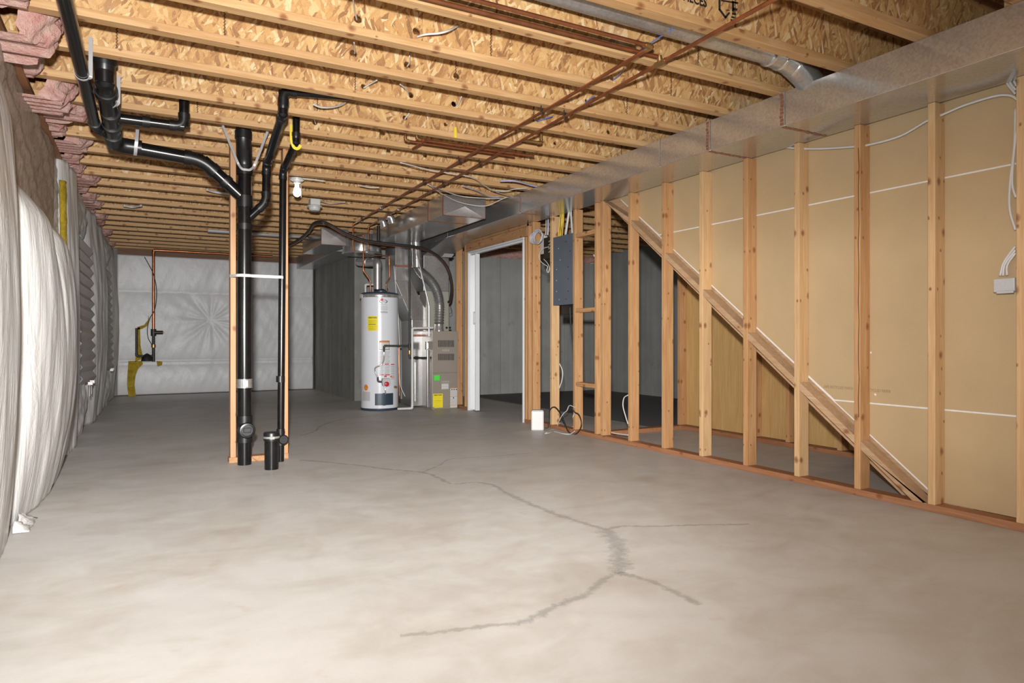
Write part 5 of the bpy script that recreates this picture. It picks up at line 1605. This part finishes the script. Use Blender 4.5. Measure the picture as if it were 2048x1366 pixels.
q = hy_(1224, 155); jc([(1248, 136, q - .15), (1238, 150, q - .06), (1225, 161, q)], 'blue cable bending into a joist hole between copper pipes', 'cableb', 0.004)
q = hy_(1173, 202); jc([(1190, 192, q - .1), (1180, 198, q - .05), (1170, 206, q)], 'blue cable in the joist hole left of the right copper pipe', 'cableb', 0.004)
q = hy_(1075, 240); jc([(1105, 232, q - .1), (1088, 238, q - .05), (1074, 243, q)], 'blue cable lying in a joist hole near the copper hangers', 'cableb', 0.004)
q = hy_(1279, 90); jc([(1347, 58, q - .25), (1320, 74, q - .15), (1281, 100, q - .02)], 'blue cable stretched over the round duct', 'cableb', 0.004)
q = hy_(1382, 28); jc([(1430, 0, q - .25), (1405, 16, q - .12), (1381, 35, q)], 'bright blue cable at the black stamp on the joist web', 'cableb', 0.004)
zc8 = ZJ - 0.02
def jz(pix, label, mat='cable', r=0.0048, z=zc8):
    cable('electrical_cable', [at(u, v, z=z + dz) for u, v, dz in pix], r, M[mat], label, 'cables under the joists', flat=0.7)
jz([(800, 325, 0), (860, 340, 0), (910, 348, 0), (945, 355, 0), (965, 369, 0), (985, 380, -.01), (1005, 388, 0), (1030, 395, .01)], 'thick white cable drooping over the ducts toward the trunk duct')
jz([(985, 380, 0), (1010, 382, 0), (1030, 378, 0), (1055, 376, .01)], 'white cable branching right to the trunk duct')
jz([(855, 368, 0), (880, 378, 0), (920, 392, -.01), (960, 396, -.015), (1005, 397, 0)], 'white cable running straight above the creased end cap')
jz([(858, 370, 0), (885, 388, -.02), (915, 403, -.05), (950, 411, -.07), (975, 411, -.07), (1000, 400, -.03), (1015, 394, 0)], 'white cable sagging in front of the creased end cap')
jz([(925, 371, 0), (950, 380, 0), (975, 392, 0), (1000, 394, 0)], 'blue cable under the joists near the end cap', 'cablel', 0.005)
jz([(1000, 362, 0), (1030, 362, 0), (1060, 370, 0), (1075, 373, 0)], 'pale blue cable bundle beside the trunk duct', 'cablel', 0.008)
jz([(605, 357, 0), (625, 359, 0), (650, 362, 0)], 'white cable leaving the bulb fixture', 'cable', 0.006)
jz([(638, 401, 0), (660, 407, 0), (690, 404, 0)], 'white cable leaving the round white fixture', 'cable', 0.005)
jz([(720, 371, 0), (740, 375, 0), (758, 375, 0)], 'white cable loop between joists above the copper pipes', 'cable', 0.006)
jz([(413, 379, 0), (430, 384, 0), (460, 388, 0)], 'grey white cable loop left of the left post', 'cable', 0.012)
jz([(247, 411, 0), (265, 414, 0), (283, 411, 0)], 'grey white cable loop far left under the joists', 'cable', 0.012)
jc([(975, 330, 5.45), (990, 338, 5.5), (1010, 336, 5.5), (1022, 332, 5.5)], 'yellow cable sagging between joists right of the copper pair', 'cabley')
jc([(1045, 305, 5.25), (1050, 300, 5.3), (1042, 312, 5.3)], 'short yellow cable loop between joists', 'cabley')
# yellow strap scrap and grey strap on joists
p = at(911, 215, y=JW[3] - 0.036)
o = MB().box(p.x - 0.009, p.x + 0.009, JW[3] - 0.035, JW[3] - 0.033, ZJ - 0.0, ZJ + 0.075).build('pipe_strap', M['strapy'])
tag(o, 'short yellow strap nailed on a joist flange', 'strap')
p = at(1243, 285, y=JW[5] - 0.1)
o = MB().box(p.x - 0.008, p.x + 0.008, JW[5] - 0.040, JW[5] - 0.038, ZM1 - 0.05, ZM1 + 0.10).build('pipe_strap', M['strap'])
tag(o, 'grey strap hanging onto the trunk duct from a joist', 'strap')
# grey metal channel under the far joists
a_ = at(415, 461, z=ZJ - 0.01); b_ = at(655, 473, z=ZJ - 0.01)
o = MB().box(a_.x, b_.x, a_.y - 0.045, a_.y + 0.045, ZJ - 0.03, ZJ - 0.002).build('metal_channel', M['strap'], bevel=0.003)
tag(o, 'long grey metal channel fixed under the far joists', 'channel')

# ceiling bulb
lp = at(594, 361, z=ZJ - 0.02)
cf = empty('bulb_fixture', (lp.x, lp.y, ZJ), 'white porcelain lampholder with a bare lit bulb under the joists', 'light')
MB().lathe([(0.030, -0.045), (0.034, -0.03), (0.060, -0.018), (0.062, -0.004), (0.058, 0.0)], (lp.x, lp.y, ZJ - 0.001), 32).build('lampholder', M['white'], cf, smooth=True)
MB().lathe([(0.016, 0.0), (0.018, -0.03), (0.030, -0.06), (0.034, -0.082), (0.028, -0.105), (0.012, -0.118), (0.002, -0.12)], (lp.x, lp.y, ZJ - 0.045), 28).build('bulb', M['bulb'], cf, smooth=True)
ch = MB().tube([(lp.x + 0.034, lp.y, ZJ - 0.03), (lp.x + 0.036, lp.y, ZJ - 0.17)], 0.0015, 6).build('pull_chain', M['white'], cf)
# second round fixture
lp2 = at(629, 414, z=ZJ - 0.08)
cf2 = empty('smoke_alarm', (lp2.x, lp2.y, ZJ), 'round white covered ceiling fixture beyond the lit bulb', 'fixture')
MB().box(lp2.x - 0.05, lp2.x + 0.05, lp2.y - 0.05, lp2.y + 0.05, ZJ - 0.07, ZJ - 0.001).build('mounting_box', M['strapw'], cf2, bevel=0.008)
MB().lathe([(0.045, -0.045), (0.055, -0.035), (0.058, -0.01), (0.075, -0.008), (0.078, 0.0), (0.07, 0.008)], (lp2.x, lp2.y, ZJ - 0.075), 32).build('cover', M['white'], cf2, smooth=True)
cf2.name = 'ceiling_fixture'
# ball shaped shiny dampers near the copper pipes
for (u, v, lab) in [(782, 434, 'small shiny metal elbow above the water heater, upper one'), (766, 441, 'small shiny metal elbow above the water heater, lower one')]:
    p = at(u, v, z=ZJ - 0.03)
    o = MB().tube(fillet([p + Vector((-.06, 0, .0)), p, p + Vector((0.02, 0, -.07))], 0.05), 0.04, 20).build('vent_elbow', M['chrome'], smooth=True)
    tag(o, lab, 'duct part', 'shiny elbows above the heater')
o = MB().tube([at(757, 452, y=8.1), at(757, 482, y=8.1)], 0.02, 14).build('black_pipe', M['iron'], smooth=True)
tag(o, 'short black pipe hanging beside the round drum', 'pipe')

# stamp on the joist web at the top right
ysp_ = JW[-3] - WT / 2 - 0.001
yk2 = [y for k, y in joists if k == -2][0] - WT / 2 - 0.0006
def sp_(u, v): return at(u, v, y=yk2)
jo = [o for o in bpy.data.objects if o.name.startswith('web') and o.parent and abs(o.parent.location.y - JW[-2]) < 1e-4][0]
p = sp_(1400, 4)
text('PIECES', (p.x - .03, yk2, p.z + 0.004), 0.062, M['ink'], jo, (PI / 2, 0, 0), sx=0.8, bold=0.0015)
def poly(pts, nm='stamp_mark'):
    MB().prism([sp_(u, v) for u, v in pts], (0, -0.0006, 0)).build(nm, M['ink'], jo)
def thick(pts, wpx=4):
    for (a, b) in zip(pts[:-1], pts[1:]):
        d = Vector((b[0] - a[0], b[1] - a[1])).normalized() * wpx / 2
        n_ = Vector((-d.y, d.x))
        poly([(a[0] - d.x * .6 + n_.x, a[1] - d.y * .6 + n_.y), (b[0] + d.x * .6 + n_.x, b[1] + d.y * .6 + n_.y), (b[0] + d.x * .6 - n_.x, b[1] + d.y * .6 - n_.y), (a[0] - d.x * .6 - n_.x, a[1] - d.y * .6 - n_.y)])
thick([(1439, -6), (1439, 19), (1451, 35), (1458, 26)])
thick([(1443, 1), (1472, 6)], 3)
for (u, v, w_, h_) in [(1466, 12, 5, 22), (1470, 18, 9, 5), (1468, 27, 8, 5), (1466, 34, 7, 4), (1464, 40, 6, 4), (1470, 59, 9, 5), (1473, 5, 7, 4), (1456, 20, 7, 2)]:
    poly([(u - w_ / 2, v - h_ / 2), (u + w_ / 2, v - h_ / 2 + 1.5), (u + w_ / 2, v + h_ / 2 + 1), (u - w_ / 2, v + h_ / 2)])

# small vertical block at the upper right between the joists
p = at(1897, 30, y=JW[-3] + 0.15)
o = MB().box(3.30, 3.338, JW[-4] + 0.05, JW[-4] + 0.085, ZM1 + 0.002, ZJ + 0.25).build('wood_block', M['stud2'])
tag(o, 'pale upright wood strip above the trunk duct at top right', 'block')

# ================================================================== LEFT WALL INSULATION
def blanket(name, y0, y1, z0, z1, xf, mat, label, nu=60, nv=80, group=None, thick=0.004):
    m = MB().grid(lambda s, t: (xf(s, t), y0 + (y1 - y0) * s, z0 + (z1 - z0) * t), nu, nv)
    o = m.build(name, mat, smooth='all', solid=thick)
    if label: tag(o, label, 'insulation', group)
    return o
def edge(s, p=0.35): return (max(0.0, math.sin(PI * min(max(s, 0), 1)))) ** p
def fold(s, t, n, amp, ph=0): return amp * (abs(math.sin(s * n * PI + ph + 0.6 * math.sin(t * 4 + ph))) ** 0.7)
def b1(s, t):
    ss = max(0.0, min(1.0, s))
    belly = 0.15 * (max(0.0, math.sin(PI * ss ** 1.6))) ** 0.4 * (max(0.0, math.sin(PI * min(1, t * 0.86 + 0.10))) ** 0.5)
    return -0.585 + belly + 0.012 * jn(s * 9, t * 3, 1) + 0.0035 * jn(s * 34, t * 4, 2) - 0.02 * (t > .9) * (t - .9) * 10
blanket('insulation_blanket', 1.2, 3.98, 0.0, 2.08, lambda s, t: b1(s, t), M['vinyl'], 'white plastic faced insulation blanket nearest the camera on the left wall', nu=110, group='insulation blankets')
def b2p(s, t):
    y = 3.99 + 1.90 * s
    sca = abs(math.sin(s * PI * 3)) ** 0.5
    zt_ = 1.66 - 0.16 * s + 0.07 * sca
    belly = 0.225 * edge(s, 0.38) * (max(0.0, math.sin(PI * min(1, t * 0.80 + 0.10))) ** 0.55)
    x = -0.595 + belly + 0.03 * sca * t + 0.012 * jn(s * 9, t * 3, 4) + 0.003 * jn(s * 40, t * 4, 9)
    if t > 0.88:
        q = (t - 0.88) / 0.12
        x = x + (-0.585 - x) * q * q
    return (max(x, -0.61), y, zt_ * t)
o = MB().grid(b2p, 120, 90).build('insulation_blanket', M['vinyl'], smooth='all', solid=0.004)
tag(o, 'bulging white insulation blanket with scalloped top, second from the camera', 'insulation', 'insulation blankets')
# clear film above it
def f1(s, t): return (-0.560 + 0.014 * jn(s * 8, t * 6, 7) + 0.009 * jn(s * 24, t * 17, 3), 1.5 + 4.72 * s, 1.50 + (2.265 - 1.50) * t)
o = MB().grid(f1, 110, 40).build('plastic_film', M['film'], smooth='all', solid=0.002)
tag(o, 'clear wrinkled plastic film over brown framing at upper left', 'film')
o = MB().box(-0.619, -0.592, 1.2, 6.25, 1.70, 2.26).build('furring_board', M['rake'])
tag(o, 'brown wood boards behind the clear plastic film', 'lumber')
o = MB().box(-0.619, -0.535, 1.0, 6.25, 2.27, 2.295).build('sill_board', M['plate'])
tag(o, 'thin brown board edge along the top of the clear film', 'lumber')
# yellow fibreglass strip at the torn edge
o = MB().grid(lambda s, t: (-0.545 + 0.035 * edge(s) + .004 * jn(s * 5, t * 20), 6.20 + 0.10 * s + 0.03 * math.sin(t * 5), 1.38 + 0.72 * t), 6, 30).build('insulation_edge', M['yfib'], smooth='all', solid=0.01)
tag(o, 'yellow fibreglass edge showing beside the clear plastic film', 'insulation')
def b3(s, t):
    return (-0.60 + 0.135 * edge(s, 0.45) * (0.75 + 0.25 * math.sin(PI * t)) + 0.010 * jn(s * 8, t * 4, 3) + 0.02 * abs(math.sin(s * 7 + t)), 6.22 + 0.80 * s, 0.0 + (2.28 - 0.02 * s) * t)
o = MB().grid(b3, 50, 80).build('insulation_blanket', M['vinyl'], smooth='all', solid=0.004)
tag(o, 'tall white insulation blanket just left of the first pleated shade', 'insulation', 'insulation blankets')
def bf(y0, y1, ph, amp, zt_, lab, x0=-0.60, mat='vinylg', z0=0.0, xa=0.0):
    def fn(s, t):
        return (x0 + xa * s + amp * edge(s, 0.4) * (0.7 + 0.3 * math.sin(PI * t)) + 0.014 * jn(s * 7, t * 5, ph) + 0.012 * abs(math.sin(s * 9 + t * 2 + ph)), y0 + (y1 - y0) * s, z0 + (zt_ - z0) * t)
    o = MB().grid(fn, 50, 70).build('insulation_blanket', M[mat], smooth='all', solid=0.004)
    tag(o, lab, 'insulation', 'insulation blankets')
WIN1 = (7.05, 8.20); WIN2 = (10.05, 11.05)
bf(5.88, 6.60, 3, 0.12, 0.62, 'low white blanket section between the scalloped blanket and the first shade', mat='vinyl')
bf(7.02, 8.24, 1, 0.12, 0.55, 'low grey white blanket section under the first pleated shade', mat='vinyl')
bf(7.02, 8.24, 2, 0.12, 2.24, 'grey white blanket section above the first pleated shade', z0=1.86)
bf(8.24, 9.15, 5, 0.21, 2.24, 'grey white blanket just beyond the first pleated shade')
bf(9.13, 10.02, 8, 0.22, 2.24, 'grey white blanket between the two pleated shades', x0=-0.59)
bf(10.0, 11.08, 3, 0.16, 0.55, 'low grey white blanket under the far pleated shade', x0=-.54)
bf(10.0, 11.08, 4, 0.16, 2.24, 'grey white blanket above the far pleated shade', z0=1.86, x0=-.54)
bf(11.06, 12.27, 6, 0.26, 2.24, 'grey white blanket in the far left corner', x0=-0.57)
# windows with pleated shades
for n_, (y0, y1) in enumerate((WIN1, WIN2)):
    wz0, wz1 = 0.60, 1.84
    xw = -0.615
    we = empty('window_%d' % (n_ + 1), (xw, (y0 + y1) / 2, wz0), 'basement window behind a pleated shade', 'window')
    we['kind'] = 'structure'
    MB().box(xw - 0.002, xw + 0.004, y0 + 0.03, y1 - 0.03, wz0 + 0.03, wz1 - 0.03).build('pane', M['sky'], we)
    f_ = MB()
    f_.box(xw - 0.003, xw + 0.03, y0, y0 + 0.04, wz0, wz1).box(xw - 0.003, xw + 0.03, y1 - 0.04, y1, wz0, wz1).box(xw - 0.003, xw + 0.03, y0 + .04, y1 - .04, wz0, wz0 + 0.04).box(xw - 0.003, xw + 0.03, y0 + .04, y1 - .04, wz1 - 0.04, wz1)
    f_.build('window_frame', M['white'], we)
    # pleated paper shade: zigzag in section
    N = 26
    xo = -0.49 if n_ == 0 else -0.42
    m = MB()
    ya_, yb__ = y0 + 0.03, y1 - 0.05
    vs = []
    for i in range(N + 1):
        z = wz1 - 0.01 - (wz1 - wz0 + 0.12) * (i / N)
        x = xo + (0.035 if i % 2 else 0.0) + 0.03 * (i / N)
        vs += [(x - 0.03, ya_, z + 0.02), (x + 0.02, yb__, z)]
    m.add(vs, [(2 * i, 2 * i + 1, 2 * i + 3, 2 * i + 2) for i in range(N)])
    o = m.build('pleated_shade', M['shade'], solid=0.002)
    tag(o, ['zigzag pleated paper shade on the nearer left window', 'zigzag pleated paper shade on the far left window'][n_], 'window shade', 'pleated window shades')
    # clips and loose tabs at the bottom
    zb2 = wz0 - 0.12
    for i, yy in enumerate((y0 + 0.35, y0 + 0.62)):
        c = empty('shade_clip', (xo + 0.07, yy, zb2), 'white clip with paper tab at the bottom of the %s pleated shade, %s' % (['nearer', 'far'][n_], ['left one', 'right one'][i]), 'clip', 'shade clips')
        MB().box(xo + 0.055, xo + 0.095, yy - 0.012, yy + 0.012, zb2 - 0.01, zb2 + 0.02).build('clip', M['white'], c, bevel=0.003)
        if n_ == 0:
            MB().hexa([(xo + 0.07, yy - 0.05, zb2 - 0.11), (xo + 0.07, yy + 0.02, zb2 - 0.12), (xo + 0.07, yy + 0.04, zb2), (xo + 0.07, yy - 0.03, zb2)],
                      [(xo + 0.074, yy - 0.05, zb2 - 0.11), (xo + 0.074, yy + 0.02, zb2 - 0.12), (xo + 0.074, yy + 0.04, zb2), (xo + 0.074, yy - 0.03, zb2)]).build('paper_tab', M['shade'], c)
# pink batts in the ends of the joist bays along the left wall
ks = [k for k, y in joists]
for i in range(len(joists) - 1):
    k, ya = joists[i]; _, yb2 = joists[i + 1]
    if ya < 2.7: continue
    xe = -0.38 + 0.07 * math.sin(k * 2.3) + (0.10 if k == 4 else 0)
    lo_z = ZJ + 0.0 - (0.10 if k in (1, 3) else 0.03)
    y0, y1 = ya + 0.034, yb2 - 0.034
    def fn(s, t, xe=xe, y0=y0, y1=y1, lo_z=lo_z, k=k):
        # s across the bay, t from bottom to top along a bulging front
        bul = edge(s, 0.4)
        x = -0.60 + (xe + 0.60) * (0.55 + 0.45 * bul) * (0.8 + 0.2 * math.sin(PI * t)) + 0.030 * jn(s * 6, t * 6, k) + .010 * jn(s * 15, t * 7, k * 1.3)
        return (x, y0 + (y1 - y0) * s, lo_z + (ZJ + JH - 0.045 - lo_z) * t + 0.022 * jn(s * 8, 1 + t * 4, k) * (1 - t))
    m = MB().grid(fn, 30, 30)
    m.grid(lambda s, t: (-0.60 + (fn(s, 0)[0] + 0.60) * t, y0 + (y1 - y0) * s, fn(s, 0)[2]), 30, 6)
    o = m.build('insulation_batt', M['pink'], smooth='all')
    nm = 'pink fibreglass batt stuffed at the left end of joist bay, %s bay back from the top edge of the photo' % ORD[max(0, i - 8)] if i >= 8 else 'pink fibreglass batt in a joist bay above the camera, bay %s' % ORD[i]
    tag(o, nm if len(nm.split()) <= 16 else 'pink batt at the left end of the joists, %s bay from the front' % ORD[i], 'insulation', 'pink batts along the left wall')
for i, o in enumerate([o for o in bpy.data.objects if o.get('group') == 'pink batts along the left wall']):
    o['label'] = 'pink fibreglass batt at the left end of the joists, %s batt from the front' % ORD[i]
# loose white scraps at the base
o = MB().grid(lambda s, t: (-0.52 + 0.06 * s + 0.01 * jn(s * 9, t * 9), 3.85 + 0.28 * t, 0.004 + 0.05 * (1 - s) * abs(math.sin(t * 7))), 8, 14).build('plastic_scrap', M['vinyl'], smooth='all', solid=0.002)
tag(o, 'crumpled white plastic scrap on the floor at the foot of the left wall', 'scrap')

# ================================================================== BACK WALL INSULATION
def bw(s, t):
    x = -0.33 + (2.66 + 0.33) * s
    z = 0.01 + 2.20 * t
    # radial pucker around a fixing
    px_, pz_ = 1.0, 1.20
    d = math.hypot(x - px_, z - pz_)
    a = math.atan2(z - pz_, x - px_)
    puck = 0.035 * math.exp(-d / 0.35) * (1 + (0.35 * math.sin(a * 9) + 0.25 * math.sin(a * 17 + 1) + .2 * math.sin(a * 5 + 2)) * min(1, d * 6)) * 1.2
    bul = 0.05 * abs(math.sin((z - 0.55) / 0.6 * PI * 0.55)) ** 0.5 if z > 0.5 else 0.045 * math.sin(z / 0.5 * PI) ** 0.5 if 0 < z < 0.5 else 0
    y = 12.30 - bul + puck + 0.008 * jn(x * 3, z * 3.3, 2) + 0.003 * jn(x * 13, z * 9, 5)
    return (x, y, z)
o = MB().grid(bw, 150, 110).build('insulation_blanket', M['vinylb'], smooth='all', solid=0.004)
tag(o, 'wide white plastic faced insulation covering the far back wall', 'insulation', 'insulation blankets')
o = MB().box(-0.33, 2.4, 12.28, 12.40, 2.215, ZJ - 0.002).build('sill_board', M['sill'])
tag(o, 'dark wooden sill along the top of the far back wall', 'lumber')
yw = 12.20
def bk(u, v, y=yw): return at(u, v, y=y)
yf_ = [[(257, 722), (284, 722), (286, 728), (276, 738), (271, 752), (269, 770), (272, 793), (257, 794), (254, 770), (255, 745)],
       [(276, 655), (280, 655), (281, 690), (286, 716), (270, 724), (272, 700), (274, 672)],
       [(313, 722), (325, 723), (324, 730), (315, 733)],
       [(274, 654), (288, 650), (296, 640), (297, 630), (299, 642), (294, 652), (284, 658), (276, 659)]]
fe_ = empty('torn_insulation', bk(265, 790), 'yellow fibreglass showing through tears in the back wall plastic', 'insulation')
for i, pts in enumerate(yf_):
    MB().prism([bk(u, v, 12.215) for u, v in pts], (0, 0.03, 0)).build('fibreglass_patch', M['yfib'], fe_)
# spigot piping
rs = empty('copper_riser', bk(307, 720), 'copper riser with valves on the far back wall', 'pipe')
xr_ = bk(307, 600).x
run(rs, [(xr_ + 1.8, yw, ZJ - 0.02), (xr_, yw, ZJ - 0.02), (xr_, yw, bk(307, 723).z), ], 0.022, M['copper'], M['copper'], bend=0.04)
MB().tube([(xr_, yw, bk(307, 723).z), (xr_, yw, bk(307, 664).z)], 0.023, 16).build('lower_pipe', M['iron'], rs, smooth=True)
MB().tube([(xr_, yw, bk(307, 672).z), (xr_, yw, bk(307, 658).z)], 0.04, 16).tube([(xr_, yw - .01, bk(307, 665).z), (bk(326, 665).x, yw - .01, bk(307, 665).z)], 0.03, 16).build('valve', M['iron'], rs, smooth=True)
MB().tube([(bk(326, 665).x, yw - .01, bk(307, 665).z), (bk(329, 665).x, yw - .01, bk(307, 665).z)], 0.01, 10).build('valve_stem', M['brass'], rs, smooth=True)
run(rs, [(xr_, yw, bk(307, 712).z), (bk(273, 712).x, yw, bk(307, 712).z), (bk(273, 712).x, yw, bk(273, 656).z)], 0.018, M['iron'], M['iron'], bend=0.03)
MB().tube([(xr_, yw, bk(307, 695).z), (xr_, yw, bk(307, 689).z)], 0.034, 14).build('union', M['brass'], rs, smooth=True)
MB().lathe([(0.085, 0), (0.075, 0.06), (0.04, 0.10), (0.01, 0.12)], bk(294, 722) + Vector((0, 0, -0.0)), 20).build('black_cap', M['black'], rs, smooth=True)
cable('ground_wire', [bk(289, 514, 12.19), bk(298, 530, 12.18), bk(306, 546, 12.16), bk(312, 570, 12.15), bk(313, 595, 12.15), bk(309, 620, 12.16), bk(300, 636, 12.17), bk(295, 655, 12.18), bk(296, 675, 12.18), bk(304, 690, 12.17)], 0.006, M['cablek'], 'thin dark wire winding around the copper riser on the back wall')
# floor debris by the heater
for (u, v, lab) in [(800, 817, 'small white scrap on the floor beside the water heater, left one'), (808, 819, 'small white scrap on the floor beside the water heater, right one')]:
    p = at(u, v, z=0)
    o = MB().prism([(p.x - .02, p.y, 0.001), (p.x + .02, p.y - .01, 0.001), (p.x + .03, p.y + .03, 0.001), (p.x - .01, p.y + .03, 0.001)], (0, 0, 0.008)).build('scrap', M['white'])
    tag(o, lab, 'scrap', 'scraps by the heater')

# small white pipe frame behind the heater
wf = empty('pvc_pipe', at(731, 582, y=9.0), 'small white pipe bend behind the left top edge of the water heater', 'pipe')
run(wf, [at(731, 600, y=9.0), at(731, 569, y=9.0), at(752, 569, y=9.0)], 0.014, M['pvc'], M['pvc'], bend=0.02)

# ------------------------------------------------------------------ fine pieces belong to the part they sit on
def centre(o):
    me = o.data
    n = max(1, len(me.vertices))
    c = Vector((0, 0, 0))
    for v in me.vertices: c += v.co
    return world_loc(o) + c / n
SUB = {'print_line': ('energy_label', 'rating_label', 'warning_label', 'tank'), 'label_band': ('warning_label',), 'print_mark': ('warning_label',),
       'lettering': ('energy_label', 'drywall_sheet', 'tank'), 'logo_dot': ('tank',), 'logo_swoosh': ('tank',), 'cleanout_plug': ('cleanout_tee',), 'plug_square': ('cleanout_tee',),
       'handle': ('folding_panel',), 'knob': ('gas_valve',), 'dial': ('gas_valve',), 'valve_stem': ('valve',), 'louvre': ('upper_door',), 'badge': ('upper_door', 'lower_door'),
       'green_sticker': ('lower_door',), 'knockout': ('panel_side',), 'hose_clamp': ('rubber_cap',), 'latch_plate': ('latch',), 'pull_chain': ('lampholder',), 'torn_patch': ('drywall_sheet',)}
base = lambda o: o.name.split('.')[0]
for root in [o for o in bpy.data.objects if o.parent is None and o.type == 'EMPTY']:
    kids = [o for o in bpy.data.objects if o.parent is root and o.type == 'MESH']
    for o in kids:
        hosts = SUB.get(base(o))
        if not hosts: continue
        c = centre(o)
        best = None
        for h in kids:
            if base(h) not in hosts or h is o: continue
            cs = [world_loc(h) + Vector(v) for v in h.bound_box]
            lo = [min(q[i] for q in cs) for i in range(3)]; hi = [max(q[i] for q in cs) for i in range(3)]
            d = sum(max(lo[i] - c[i], 0, c[i] - hi[i]) ** 2 for i in range(3)) ** 0.5
            key = (d > 0.06, hosts.index(base(h)) if d <= 0.06 else d, d)
            if best is None or key < best[0]: best = (key, h)
        if best:
            wl = world_loc(o)
            o.parent = best[1]
            o.location = wl - world_loc(best[1])
